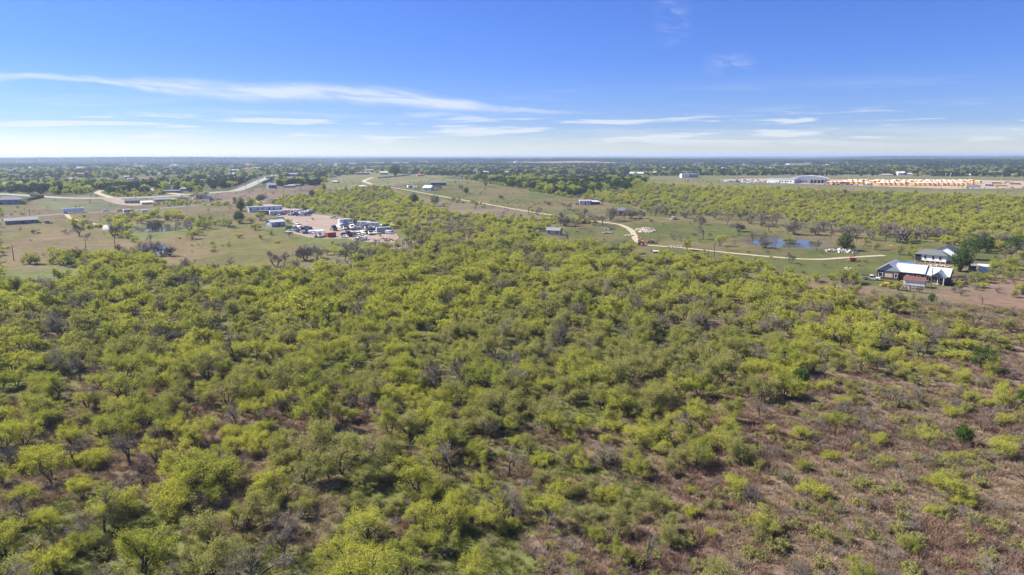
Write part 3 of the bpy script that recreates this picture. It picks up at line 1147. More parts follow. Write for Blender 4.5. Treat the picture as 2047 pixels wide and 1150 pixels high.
# houses of the suburb and the plain: pixel, width, height, wall, roof, turn, roof style, label
FH = [
    (20, 408, 44, 20, 'BLUEG', 'GREYR', -10, 'hip', 'large blue-grey brick house with grey hip roof behind a dark board fence'),
    (42, 446, 60, 14, 'WOODM', 'GREYR', 8, 'gable', 'low grey-roofed farmhouse shaded by trees by the grey road'),
    (94, 446, 9, 7, 'TANW', 'BRNR', 0, 'gable', 'tiny tan shed at the end of the farmhouse yard'),
    (265, 406, 27, 7, 'GREYW', 'GREYR', -12, 'flat', 'dark grey flat-roofed hut on the dirt apron'),
    (293, 408, 22, 8, 'OFFW', 'WHITE', 10, 'gable', 'small white hut beside the grey flat-roofed hut'),
    (329, 402, 39, 8, 'BLUEG', 'GREYR', 4, 'gable', 'long low blue-grey mobile home along the pale street'),
    (397, 397, 20, 13, 'TANW', 'BRNR', 30, 'gable', 'tan gabled house with steep brown roof by the pale street'),
    (414, 396.5, 13, 10, 'WHITE', 'GREYR', 70, 'gable', 'white gable-fronted house next to the brown-roofed house'),
    (339, 385, 42, 7, 'NAVY', 'DARKR', -4, 'gable', 'long dark low house above the tan track'),
    (372, 381, 25, 8, 'BLUEG', 'BLUEG', 6, 'hip', 'blue-grey hipped house beyond the long dark house'),
    (30, 368, 38, 6, 'OFFW', 'METAL', 0, 'gable', 'long white-roofed barn at the wood edge'),
    (302, 346, 24, 5, 'GREYW', 'METAL', 0, 'hip', 'pale hip-roofed house in the far trees'),
    (332, 370, 22, 6, 'OFFW', 'GREYR', 5, 'gable', 'pale grey ranch house among cedar trees'),
    (290, 360, 16, 5, 'TANW', 'REDR', 5, 'gable', 'tan house with reddish roof among cedar trees'),
    (372, 356, 26, 5, 'GREYW', 'BRNR', 0, 'gable', 'low brown-roofed house above the cedars'),
    (497, 342, 20, 7, 'TANW', 'REDR', 0, 'hip', 'house with bright orange-red tile roof in the suburb'),
    (480, 364, 20, 8, 'BLUEG', 'BLUEG', 10, 'hip', 'blue-grey hipped house behind the fenced green lawn'),
    (575, 361, 32, 10, 'GREYW', 'GREYR', 8, 'hip', 'big grey hipped house where the pale street tops the rise'),
    (585, 352, 34, 8, 'BLUEG', 'GREYR', -5, 'gable', 'long slate-blue house behind the big grey house'),
    (610, 367, 30, 6, 'TANW', 'BRNR', 4, 'gable', 'low red-brown stable beyond the brown field'),
    (543, 376, 18, 13, 'BLUEG', 'METAL', 20, 'gable', 'tall white-roofed barn beside the brown field'),
    (652, 346, 16, 4, 'OFFW', 'METAL', 0, 'gable', 'small white-roofed house on the ridge'),
    (725, 349, 28, 5, 'BRNR', 'OFFW', 3, 'flat', 'long flat-roofed brown lodge on the hilltop'),
    (768, 349, 16, 8, 'GREYW', 'OFFW', 0, 'gable', 'grey house with pale roof beside the dark red tree'),
    (812, 347, 20, 5, 'TANW', 'OFFW', 0, 'flat', 'flat tan building past the dark red tree'),
    (840, 352, 15, 5, 'TANW', 'REDR', 10, 'gable', 'little red-roofed house past the hilltop'),
    (907, 334, 10, 3, 'WHITE', 'METAL', 0, 'gable', 'lone white warehouse far out in the woods'),
    (931, 345, 9, 4, 'TANW', 'METAL', 0, 'gable', 'tan cottage at the edge of the dark forest'),
    (953, 346, 14, 7, 'WHITE', 'BLUEG', 10, 'gable', 'white house with blue-grey roof by the forest edge'),
    (972, 347, 11, 6, 'WHITE', 'METAL', -20, 'gable', 'white boxy house with metal roof by the forest edge'),
    (985, 346, 8, 5, 'PINKW', 'OFFW', 0, 'gable', 'pinkish cottage by the forest edge'),
    (1014, 346, 8, 4, 'OFFW', 'METAL', 0, 'gable', 'small metal-roofed hut above the forest'),
    (1273, 351, 30, 9, 'OFFW', 'METAL', -8, 'gable', 'broad white metal-roofed barn past the green scrub'),
    (1312, 349, 22, 7, 'WHITE', 'WHITE', 0, 'hip', 'white hipped hall beside the broad metal barn'),
    (1538, 338, 19, 4, 'OFFW', 'METAL', 0, 'gable', 'white warehouse among dark trees beyond the depot'),
    (1572, 339, 13, 3, 'OFFW', 'METAL', 0, 'gable', 'smaller pale warehouse among dark trees beyond the depot'),
    (1750, 346, 10, 4, 'WHITE', 'BLUEG', 0, 'gable', 'white farmhouse with blue roof beyond the buses'),
    (1800, 350, 16, 9, 'WHITE', 'WHITE', 30, 'gable', 'tall white chapel-like house beyond the buses'),
    (1816, 350, 14, 5, 'WHITE', 'METAL', 0, 'gable', 'low white wing beside the tall white house'),
    (1772, 351, 26, 4, 'TANW', 'TANW', 0, 'hip', 'low tan hipped house beyond the buses'),
    (1893, 350, 15, 4, 'OFFW', 'METAL', 0, 'gable', 'pale cottage beyond the end of the bus rows'),
    (1990, 346, 24, 5, 'BLUEG', 'GREYR', 0, 'gable', 'long blue-grey house in dark trees beyond the depot'),
    (1935, 351, 8, 3, 'WHITE', 'WHITE', 0, 'gable', 'tiny white hut past the depot fence'),
    (2026, 351, 9, 3, 'WHITE', 'METAL', 0, 'gable', 'tiny metal-roofed hut past the depot sheds'),
    (30, 321, 10, 3, 'WHITE', 'METAL', 0, 'flat', 'white factory shed on the hazy plain'),
]
for q in FH:
    p = at(q[0], q[1])
    BUILT.append((p.x, p.y, max(9, q[2] * .5 * mpp(p))))
    for dpx in (1.5, 3.5, 6):
        p = at(q[0], q[1] + dpx)
        BUILT.append((p.x, p.y, max(6, q[2] * .42 * mpp(p))))

SUBURB = []
for i in range(46):
    a, b = rng.uniform(0, 740), rng.uniform(337, 378)
    SUBURB.append((a, b, ('WHITE', 'OFFW', 'BLUEG', 'TANW', 'GREYW', 'OFFW')[i % 6], ('METAL', 'GREYR', 'BRNR', 'METAL', 'DARKR', 'REDR', 'METAL')[i % 7], rng.uniform(-30, 30)))
    for dpx, rr0 in ((0, 9), (1.5, 8), (3.5, 8)):
        p = at(a, b + dpx)
        BUILT.append((p.x, p.y, rr0))

OPEN = ['field_left', 'grass_corner', 'field_up', 'brown_field', 'hill', 'pasture', 'purple', 'depot', 'lot', 'yard', 'pond_side', 'yard_side', 'road_side', 'street_side']


def zones(X, Y, Zz):
    a, b, _ = to_px(X, Y, Zz)
    a2 = a + (fbm(X / 16, Y / 16, 31, 3) - .5) * 14
    b2 = b + (fbm(X / 16, Y / 16, 37, 3) - .5) * np.clip(900 / np.hypot(X, Y), .3, 6) * 3
    op = np.zeros(len(X), bool)
    for nm in OPEN:
        op |= inz(a2, b2, nm)
    return a, b, a2, b2, op


mesq_pts, mesq_idx, mesq_rot, mesq_scl = [], [], [], []
bare_pts, bare_idx, bare_rot, bare_scl = [], [], [], []
near_rows, bare_rows = [], []
for (r0, r1, step, lod) in ((40, 175, 4.5, 0), (175, 420, 4.5, 1), (420, 1010, 5.3, 2)):
    X, Y, Zz = jgrid(r0, r1, step)
    a, b, a2, b2, op = zones(X, Y, Zz)
    clump = fbm(X / 22, Y / 22, 71, 3)
    hole = fbm(X / 13, Y / 13, 73, 2)
    dens = np.full(len(X), .97)
    dens *= np.where(hole > .76, .3, 1)
    soft = (fbm(X / 20, Y / 20, 111, 3) - .5) * 430 + rng.normal(0, 45, len(X))
    br = inz(a2 + soft, b2 + soft * .25, 'brush_right')
    dens = np.where(br, np.clip(.80 + (clump - .5) * 1.5, .35, .95), dens)
    # the sparsest ground: bottom right corner
    corner = sstep(a + b * .9, 2000, 2700)
    dens *= np.where(br, 1 - .3 * corner, 1)
    bh = inz(a2, b2, 'brush_house')
    dens = np.where(bh, .3, dens)
    dens = np.where(inz(a2, b2, 'bank'), .5, dens)
    dens = np.where(op, .062 * np.where(hole > .5, 1.6, .3) if lod else 0, dens)
    far_w = (lod == 2) & (inz(a, b, 'suburb') | inz(a, b, 'forest'))
    dens = np.where(far_w, 0, dens)
    k = (rng.random(len(X)) < dens) & free(X, Y)
    opk = op[k]
    X, Y, Zz, a, b, br, bh, clump = X[k], Y[k], Zz[k], a[k], b[k], br[k], bh[k], clump[k]
    n = len(X)
    sc = np.clip(rng.lognormal(-.16, .26, n), .42, 1.45) * np.where(br, .68, 1.0) * np.where(bh, .7, 1.0) * (.85 + .3 * fbm(X / 40, Y / 40, 79, 2))
    sc *= np.where((a < 1000) & (b > 560), 1.05, 1.0)
    sc *= np.where(np.hypot(X, Y) < 115, .9, 1.0)
    if lod == 2:
        sc *= .85
    sc *= np.where(opk, .52, 1.0)
    u = rng.random(n)
    patchy = fbm(X / 45, Y / 45, 83, 3)
    isb = u < np.where(bh, .5, np.where(br, .24, .11)) + np.where(patchy > .58, .12, 0) + np.where(inz(a, b, 'grey_band'), .42, 0) + np.where(opk, .42, 0)
    # colour families drift across the land
    fam = fbm(X / 30, Y / 30, 89, 3) + rng.normal(0, .12, n)
    lime_k, green_k, olive_k = np.array([0, 2, 5, 7]), np.array([1, 4, 8]), np.array([3, 6])
    pick = np.where(fam > .48, rng.choice(lime_k, n), np.where(fam > .38, rng.choice(green_k, n), rng.choice(olive_k, n)))
    small = br & (rng.random(n) < .45)
    pick = np.where(small, rng.choice([7, 2, 6, 7], n), pick)
    rot = rng.uniform(0, 6.28, n)
    for i in range(n):
        row = (X[i], Y[i], Zz[i] - .06, int(pick[i]), rot[i], sc[i], a[i], b[i], bool(br[i]), lod)
        if isb[i]:
            bare_rows.append(row[:3] + (int(rng.integers(0, 5)),) + row[4:5] + (sc[i] * .8,) + row[6:])
        else:
            near_rows.append(row)


def seen(row):
    return -25 < row[6] < W + 25 and 300 < row[7] < H + 70


near_rows.sort(key=lambda q: math.hypot(q[0], q[1]) - 0 + (0 if seen(q) else 1e6))
bare_rows.sort(key=lambda q: math.hypot(q[0], q[1]) + (0 if seen(q) else 1e6))
LAB_T = {0: 'lime-green round-crowned mesquite', 2: 'low wide lime-green mesquite', 5: 'upright lime-green mesquite', 7: 'bushy lime-green mesquite',
         1: 'upright fresh-green mesquite', 4: 'many-stemmed fresh-green mesquite', 8: 'broad fresh-green mesquite',
         3: 'thin olive-green mesquite', 6: 'sprawling olive-green mesquite'}
NB_T = {0: 'a lime-green mesquite', 2: 'a low lime mesquite', 5: 'an upright lime mesquite', 7: 'a bushy lime mesquite', 1: 'an upright green mesquite', 4: 'a many-stemmed green mesquite',
        8: 'a broad green mesquite', 3: 'a thin olive mesquite', 6: 'a sprawling olive mesquite', 9: 'a leafless grey tree'}


def tree_thing(name, label, cat, group, parts, loc, rz, s):
    e = empty(name, loc, rz, label, cat, group)
    e.scale = (s[0], s[0], s[1]) if isinstance(s, tuple) else (s, s, s)
    for nm, me in zip(('trunk', 'crown'), parts):
        o = link(bpy.data.objects.new(nm, me))
        o.parent = e
    return e


n_ind, nb_ind = 300, 190
ALLT = np.array([q[:2] for q in near_rows[:n_ind]] + [q[:2] for q in bare_rows[:nb_ind]])
ALLK = [q[3] for q in near_rows[:n_ind]] + [9] * nb_ind


def beside(i):
    d = np.hypot(*(ALLT - ALLT[i]).T)
    d[i] = 1e9
    j = int(d.argmin())
    if d[j] > 6.5:
        return 'standing clear of the others'
    return ('pressed against ' if d[j] < 3.0 else 'close beside ' if d[j] < 4.6 else 'a gap away from ') + NB_T[ALLK[j]]


def sized(s):
    return 'tiny ' if s < .6 else 'small ' if s < .85 else 'big ' if s > 1.15 else ''


for ti, row in enumerate(near_rows[:n_ind]):
    x, y, z, k, rz, s, a, b, br, lod = row
    lab = sized(s) + LAB_T[k] + (' on brown brush, ' if br else ' in green thicket, ') + beside(ti)
    tree_thing('mesquite_tree', lab, 'tree', 'mesquite trees of the scrubland', NEAR[k][:2], (x, y, z), rz, s)
rest = near_rows[n_ind:]
A = np.array([q[:3] for q in rest])
lods = np.array([q[9] for q in rest])
ks = np.array([q[3] for q in rest])
scatter('mesquite_thicket', 'dense green mesquite scrub stretching away beyond the single trees', NEARO + MID + LOW, A, ks + lods * 9,
        [q[4] for q in rest], [q[5] for q in rest], 'scrub')
LAB_B = ['leafless two-stemmed grey tree', 'leafless straight-trunked grey tree', 'leafless low grey bush', 'leafless three-stemmed grey tree', 'leafless slim grey tree']
for ti, row in enumerate(bare_rows[:nb_ind]):
    x, y, z, k, rz, s, a, b, br, lod = row
    tree_thing('bare_tree', sized(s) + LAB_B[k] + (' on brown brush, ' if br else ' in green thicket, ') + beside(n_ind + ti), 'tree', 'leafless trees of the scrubland', BARE[k][:2], (x, y, z), rz, s)
rest = bare_rows[nb_ind:]
scatter('bare_thicket', 'grey leafless trees mixed through the far scrub', BAREO + BAREL, np.array([q[:3] for q in rest]),
        np.array([q[3] + (5 if q[9] == 2 else 0) for q in rest]), [q[4] for q in rest], [q[5] for q in rest], 'scrub')

# woodland beyond
wp, wi, wr_, ws = [], [], [], []
X, Y, Zz = jgrid(560, 1010, 8.5)
a, b, a2, b2, op = zones(X, Y, Zz)
sub, fo = inz(a, b, 'suburb'), inz(a, b, 'forest')
cl1 = fbm(X / 60, Y / 60, 91, 3)
dn = np.where(fo, .92, np.where(sub, np.where(cl1 > .45, .72, .16), 0)) * np.where(op & ~fo, 0, 1)
k = (rng.random(len(X)) < dn) & free(X, Y)
dk = fbm(X / 50, Y / 50, 93, 2)[k]
for arr, v in ((wp, np.stack([X[k], Y[k], Zz[k] - .2], 1)), (wi, np.where(fo[k], np.where(dk > .55, rng.choice([1, 4], k.sum()), rng.choice([0, 2, 3, 5], k.sum())),
               np.where(dk > .56, rng.choice([1, 4], k.sum()), rng.choice([0, 2, 3, 5, 5], k.sum())))), (wr_, rng.uniform(0, 6.28, k.sum())), (ws, rng.uniform(.6, 1.15, k.sum()))):
    arr.append(v)
X, Y, Zz = jgrid(1010, 2400, 11.5)
a, b, a2, b2, op = zones(X, Y, Zz)
cl1 = fbm(X / 170, Y / 110, 95, 4)
dn = np.where(cl1 > .47, np.where(a < 900, .72, .85), .12) * np.where(op, .0, 1)
k = (rng.random(len(X)) < dn) & free(X, Y)
wp.append(np.stack([X[k], Y[k], Zz[k] - .2], 1))
wi.append(np.where(rng.random(k.sum()) < np.where(a[k] < 760, .4, .55), rng.choice([1, 4], k.sum()), rng.choice([0, 2, 3, 0, 5, 5], k.sum())))
wr_.append(rng.uniform(0, 6.28, k.sum()))
ws.append(rng.uniform(.5, 1.0, k.sum()))
X, Y, Zz = jgrid(2400, 9000, 36)
a, b, a2, b2, op = zones(X, Y, Zz)
fld = fbm(X / 900, Y / 500, 57, 3)
dn = np.where(fld > .56, .06, .8) * np.where(inz(a, b, 'far_field'), .0, 1)
k = rng.random(len(X)) < dn
wp.append(np.stack([X[k], Y[k], Zz[k] - .4], 1))
wi.append(6 + rng.integers(0, 3, k.sum()))
wr_.append(rng.uniform(0, 6.28, k.sum()))
ws.append(rng.uniform(.8, 1.3, k.sum()))
scatter('far_woodland', 'dark blue-green woods filling the plain out to the horizon', WOOD + WOODK, np.concatenate(wp), np.concatenate(wi), np.concatenate(wr_), np.concatenate(ws), 'woods')

# dry brush and grass on the near ground
X, Y, Zz = jgrid(45, 250, .92)
a, b, a2, b2, op = zones(X, Y, Zz)
soft = (fbm(X / 20, Y / 20, 111, 3) - .5) * 430
br = inz(a2 + soft, b2 + soft * .25, 'brush_right') | inz(a2, b2, 'brush_house')
nn = fbm(X / 26, Y / 26, 41, 4) * .6 + fbm(X / 60, Y / 60, 43, 3) * .4
gp = fbm(X / 9, Y / 9, 97, 3)
rr_ = np.hypot(X, Y)
dn = np.where(br, .85, .75) * np.where(rr_ > 150, .55, 1) * np.where(op, .25, 1)
k = (rng.random(len(X)) < dn) & free(X, Y)
green = (nn > .46) & ~br
red = fbm(X / 17, Y / 17, 99, 3) > .52
idx = np.where(green & (gp > .42), rng.choice([4, 5], len(X)), np.where(red, rng.choice([1, 3], len(X)), rng.choice([0, 2], len(X))))
sh = fbm(X / 6, Y / 6, 121, 2)
idx = np.where(br & (rng.random(len(X)) < .05), 5, idx)
idx = np.where(rng.random(len(X)) < np.where(br, .30, .12) * np.where(sh > .5, 1.5, .4), rng.choice([6, 7, 7, 8], len(X)), idx)
scatter('dry_brush', 'knee-high dry brown brush and grass between the trees', TUFT, np.stack([X, Y, Zz], 1)[k], idx[k], rng.uniform(0, 6.28, k.sum()),
        rng.uniform(.6, 1.5, k.sum()) * np.where(br[k], 1.05, .9), 'brush')

#@@OBJECTS
# ------------------------------------------------------------------ materials for built things
WHITE = mat('paint_white', (.78, .78, .76), .5, var=.08)
OFFW = mat('siding_offwhite', (.62, .60, .55), .7, var=.12)
PINKW = mat('siding_pinkish', (.55, .47, .42), .8, var=.12)
METAL = mat('roof_metal_white', (.50, .515, .54), .38, .0, var=.06, spec=.5)
GREYR = mat('roof_grey', (.20, .21, .22), .85, var=.2)
DARKR = mat('roof_charcoal_green', (.115, .125, .125), .85, var=.25)
BRNR = mat('roof_brown', (.15, .10, .075), .85, var=.25)
REDR = mat('roof_red', (.36, .13, .07), .8, var=.2)
RUST = mat('roof_rust', (.17, .07, .05), .75, var=.4, scale=1.2)
BRICK = mat('wall_brick', (.095, .055, .046), .9, var=.3, scale=6)
BLUEG = mat('wall_blue_grey', (.26, .31, .37), .8, var=.1)
GREYW = mat('wall_grey', (.34, .34, .34), .8, var=.12)
TANW = mat('wall_tan', (.48, .41, .32), .8, var=.12)
NAVY = mat('paint_navy', (.045, .06, .095), .5, var=.2)
GLASS = mat('glass_dark', (.02, .024, .03), .12, var=.2, spec=.6)
TYRE = mat('tyre_black', (.018, .018, .018), .9, var=.2)
WOODM = mat('wood_weathered', (.21, .165, .12), .9, var=.3, scale=3)
FENCE = mat('wood_fence', (.10, .075, .055), .9, var=.25)
BLUE = mat('tarp_blue', (.05, .14, .34), .6, var=.15)
YEL = mat('paint_yellow', (.62, .43, .03), .5, var=.15)
BUSY = mat('paint_bus_yellow', (.56, .27, .035), .45, var=.05)
ORNG = mat('paint_orange', (.50, .17, .04), .6, var=.2)
REDP = mat('paint_red', (.36, .04, .03), .5, var=.2)
REDC = mat('container_red', (.40, .09, .06), .7, var=.2)
MAROON = mat('paint_maroon', (.10, .02, .025), .4, var=.15)
SILV = mat('paint_silver', (.42, .44, .46), .35, .3, var=.08)
BLK = mat('paint_black', (.025, .025, .028), .4, var=.2)
DKBL = mat('paint_dark_blue', (.03, .06, .16), .4, var=.15)
STEEL = mat('steel_dark', (.10, .10, .10), .6, .5, var=.2)
GALV = mat('steel_galvanised', (.45, .46, .47), .5, .4, var=.1)
RUBBLE = mat('rubble_pale', (.40, .34, .28), .95, var=.4, scale=1.5)
SCRAP = mat('scrap_mixed', (.20, .16, .135), .85, var=.6, scale=.8)
SOILD = mat('soil_dark', (.09, .065, .05), .95, var=.3)
SAND = mat('soil_sand', (.46, .35, .25), .95, var=.2, scale=.6)
POLE = mat('pole_wood', (.13, .10, .08), .9, var=.3)
PORCH = mat('porch_dark', (.03, .028, .028), .9, var=.2)  # near-black for doors and for painted shade inside openings


def face(px, py, turn=0.0):
    p = at(px, py)
    return p, -math.atan2(p.x, p.y) + R(turn), mpp(p)


# ------------------------------------------------------------------ houses
def house(label, px, py, L, D, hw, hr, wall, roof, turn=0, style='gable', cat='house', name='house', win=3, group=None, lift=0.0, over=.35, door=True, winm=None):
    """a pitched house centred on the ground pixel; L metres long, D deep, hw wall, hr roof rise"""
    p, rz, s = face(px, py, turn)
    e = empty(name, (p.x, p.y, p.z), rz, label, cat, group)
    x0, x1, y0, y1 = -L / 2, L / 2, -D / 2, D / 2
    mb = MB().box(x0, x1, y0, y1, lift - .3 if lift == 0 else lift, lift + hw)
    if style == 'gable':
        mb.add([(x0 + .01, y0, lift + hw), (x0 + .01, y1, lift + hw), (x0 + .01, 0, lift + hw + hr * .96)], [(0, 2, 1)])
        mb.add([(x1 - .01, y0, lift + hw), (x1 - .01, y1, lift + hw), (x1 - .01, 0, lift + hw + hr * .96)], [(0, 1, 2)])
    mb.build('wall', wall, e)
    rb = MB()
    if style == 'flat':
        rb.box(x0 - over, x1 + over, y0 - over, y1 + over, lift + hw + .002, lift + hw + max(.18, hr))
    else:
        rb.gable(x0, x1, y0, y1, lift + hw + .06, lift + hw + hr + .1, over, .14, (D / 2 + over) if style == 'hip' else 0)
    rb.build('roof', roof, e)
    gm_ = winm or GLASS
    for i in range(win):
        cx = x0 + L * (i + .5 + (.12 if i % 2 else -.08)) / win
        wd = min(1.1, L / win * .35)
        isd = door and i == win // 2
        b = MB().box(cx - wd / 2, cx + wd / 2, y0 - .05, y0 + .05, lift + (.05 if isd else hw * .36), lift + hw * (.80 if not isd else .82))
        b.build('door' if isd else 'window', gm_ if not isd else BRNR, e)
    if D > 4 and win:
        for sx, xx in ((-1, x0), (1, x1)):
            b = MB().box(xx - .05, xx + .05, -.55, .55, lift + hw * .36, lift + hw * .8)
            b.build('window', gm_, e)
    if lift > .15:
        for ix in np.linspace(x0 + .3, x1 - .3, max(3, int(L / 2.4))):
            for iy in (y0 + .3, y1 - .3):
                MB().box(ix - .2, ix + .2, iy - .2, iy + .2, -.3, lift).build('pier', RUBBLE, e)
    return e


def far_house(label, px, py, wpx, hpx, wall, roof, turn=12, style='gable', group=None, cat='house', name='house', d=None, win=3):
    p, rz, s = face(px, py)
    L = wpx * s * .92
    hh_ = max(2.4, min(hpx * s * .72, 7.5))
    D = d or min(max(6.0, L * .55), 16)
    return house(label, px, py, L, D, hh_ * (.62 if style != 'flat' else .9), hh_ * .42 if style != 'flat' else .25, wall, roof, turn, style, win=win, group=group, cat=cat, name=name)


# --- the long brick house with white metal roofs
a_, b_ = at(1752, 557), at(1893, 571)
main = empty('ranch_house', a_, math.atan2(b_.y - a_.y, b_.x - a_.x), 'long brick ranch house with white metal roofs and two front gables', 'house')
LN = (b_ - a_).length
print('main house length', LN)
fz, eave = .35, 3.3
k_ = LN / 25.0
def X_(v): return v * k_
# blocks: back-left wing, centre, right
MB().box(X_(0), X_(8), 0, 13, -.4, eave).build('wall', BRICK, main)
MB().box(X_(8), X_(16), 1.2, 10, -.4, eave - .1).build('wall', BRICK, main)
MB().box(X_(16), X_(25), 1.6, 10.4, -.4, eave - .1).build('wall', BRICK, main)


def gable_y(mb, x0, x1, y0, y1, z0, z1, over=.45, th=.14):
    t = MB().gable(y0, y1, x0, x1, z0, z1, over, th)
    # swap axes: ridge along y
    return mb.add([(v[1], v[0], v[2]) for v in t.v], [f[::-1] for f in t.f])


def seams(parent, pts, m):
    b = MB()
    for q0, q1 in pts:
        b.bar(q0, q1, .07, 4)
    b.build('seam', m, parent)


rf = gable_y(MB(), X_(0), X_(8), 0, 13, eave + .05, eave + 2.9).build('roof', METAL, main)
seams(rf, [((X_(0) - .45, y, eave + .05), (X_(4), y, eave + 2.92)) for y in np.arange(.2, 13, 1.2)] + [((X_(4), y, eave + 2.92), (X_(8) + .45, y, eave + .05)) for y in np.arange(.2, 13, 1.2)], GALV)
rf = MB().gable(X_(6.5), X_(16.6), 1.2, 10, eave - .02, eave + 2.5, .4).build('roof', METAL, main)
seams(rf, [((x, .8, eave - .02), (x, 5.6, eave + 2.52)) for x in np.arange(X_(7), X_(16.6), 1.2)], GALV)
rf = MB().gable(X_(16), X_(25), 1.6, 10.4, eave - .35, eave + 2.1, .5).build('roof', METAL, main)
seams(rf, [((x, 1.15, eave - .35), (x, 6.0, eave + 2.12)) for x in np.arange(X_(16.3), X_(25.3), 1.2)], GALV)
# front gables: infill in pale blue-grey, skylit shade put into the colour
MB().add([(X_(.0), -.02, eave), (X_(8), -.02, eave), (X_(4), -.02, eave + 2.75)], [(0, 1, 2)]).build('gable', BLUEG, main)
rf = gable_y(MB(), X_(19.6), X_(24.2), -2.0, 5, eave - .3, eave + 1.7).build('roof', METAL, main)
MB().prism([(X_(19.7), eave - .25), (X_(24.1), eave - .25), (X_(21.9), eave + 1.5)], -2.0, -1.85).build('gable', BLUEG, main)
MB().add([(X_(25) + .02, 1.6, eave - .2), (X_(25) + .02, 10.4, eave - .2), (X_(25) + .02, 6, eave + 1.9)], [(0, 1, 2)]).build('gable', BLUEG, main)
tp = MB().gable(X_(5), X_(11), 10.5, 17, eave - .3, eave + 2.0, .3, .1).build('roof', BLUE, main)
tp['label'] = 'blue tarp covered rear roof'
MB().box(X_(5.2), X_(10.8), 10.2, 16.6, -.4, eave - .35).build('wall', BRICK, main)
for x in (19.9, 21.9, 23.9):
    MB().box(X_(x) - .11, X_(x) + .11, -1.9, -1.68, -.3, eave - .42).build('porch_post', WHITE, main)
MB().box(X_(19.5), X_(24.3), -2.1, 1.55, -.2, .22).build('porch_floor', WOODM, main)
MB().box(X_(9), X_(15.5), -1.3, 1.15, -.2, .25).build('porch_floor', WOODM, main)


def window(parent, cx, y, z0, z1, wd, big=False):
    f = MB()
    t = .12
    f.box(cx - wd / 2 - t, cx + wd / 2 + t, y - .07, y, z1, z1 + t).box(cx - wd / 2 - t, cx + wd / 2 + t, y - .07, y, z0 - t, z0)
    f.box(cx - wd / 2 - t, cx - wd / 2, y - .07, y, z0, z1).box(cx + wd / 2, cx + wd / 2 + t, y - .07, y, z0, z1)
    o = MB().box(cx - wd / 2, cx + wd / 2, y - .03, y + .01, z0, z1).build('window', GLASS, parent)
    f.build('frame', WHITE, o)


window(main, X_(1.4), 0, 1.0, 2.4, 1.2)
window(main, X_(7.0), 0, 1.0, 2.4, .8)
window(main, X_(12.5), 1.2, 1.0, 2.3, 1.0)
window(main, X_(14.8), 1.2, 1.0, 2.3, 1.0)
window(main, X_(17.6), 1.6, 1.0, 2.2, 1.2)
window(main, X_(22.9), 1.6, 1.0, 2.2, 1.4)
o = MB().box(X_(3.0), X_(5.8), -.06, 0, .9, 2.3).build('board', TANW, main)
o['label'] = 'pale plywood sheet over the front window'
o = MB().box(X_(10.4), X_(11.4), 1.13, 1.2, .1, 2.35).build('door', WHITE, main)
MB().box(X_(10.55), X_(11.25), 1.1, 1.13, .9, 2.1).build('pane', GLASS, o)
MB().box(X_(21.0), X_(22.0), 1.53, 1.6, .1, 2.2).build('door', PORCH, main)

# --- white cottage behind it
wh, rzw, s_ = face(1866, 524, -12)
wh = empty('cottage', wh, rzw, 'white clapboard cottage on piers with charcoal green roof', 'house')
MB().box(-6.6, 5.2, -3, 4, .7, 3.4).build('wall', WHITE, wh)
MB().gable(-6.8, 5.2, -3.2, 4, 3.42, 5.3, .4, .14, 3.4).build('roof', DARKR, wh)
MB().box(-1.2, 8.0, 1.2, 10, .7, 4.1).build('wall', WHITE, wh)
gable_y(MB(), -1.2, 8.0, 1.2, 10, 4.12, 7.2, .4).build('roof', DARKR, wh)
MB().add([(-1.2, 1.18, 4.1), (8.0, 1.18, 4.1), (3.4, 1.18, 7.0)], [(0, 1, 2)]).build('gable', WHITE, wh)
MB().box(-6.5, -4.2, -3.15, -3.0, .75, 3.2).build('porch_shade', PORCH, wh)  # solid dark slab painted as the shade inside the porch
for cx in (-2.6, .4, 3.0):
    window(wh, cx, -3.0, 1.5, 2.9, .8)
window(wh, 6.6, 1.2, 1.7, 3.0, .8)
for ix in np.linspace(-6.3, 5, 7):
    MB().box(ix - .2, ix + .2, -2.9, -2.5, -.3, .7).build('pier', RUBBLE, wh)
for ix in (5.5, 7.8):
    MB().box(ix - .2, ix + .2, 1.3, 1.7, -.3, .7).build('pier', RUBBLE, wh)

# --- small outbuilding with rusty roof
ob, rzo, s_ = face(1829, 573, -4)
ob = empty('outbuilding', ob, rzo, 'small white outbuilding with rusty red tin roof on stone piers', 'shed')
MB().box(-3.5, 3.0, -1.6, 1.6, .55, 2.35).build('wall', WHITE, ob)
MB().add([(-3.7, -1.9, 2.3), (3.2, -1.9, 2.3), (3.2, .3, 3.5), (-3.7, .3, 3.5), (3.2, 1.8, 2.6), (-3.7, 1.8, 2.6)], [(0, 1, 2, 3), (3, 2, 4, 5)]).build('roof', RUST, ob)
rb = MB()
for x in np.arange(-3.5, 3.2, .62):
    rb.bar((x, -1.9, 2.33), (x, .3, 3.53), .08)
rb.build('rib', RUST, ob)
MB().box(3.0, 3.08, -.5, .5, .7, 2.2).build('door', PORCH, ob)
for ix in np.linspace(-3.3, 2.8, 6):
    MB().box(ix - .22, ix + .22, -1.6, -1.15, -.2, .55).build('pier', RUBBLE, ob)
    MB().box(ix - .22, ix + .22, 1.15, 1.6, -.2, .55).build('pier', RUBBLE, ob)

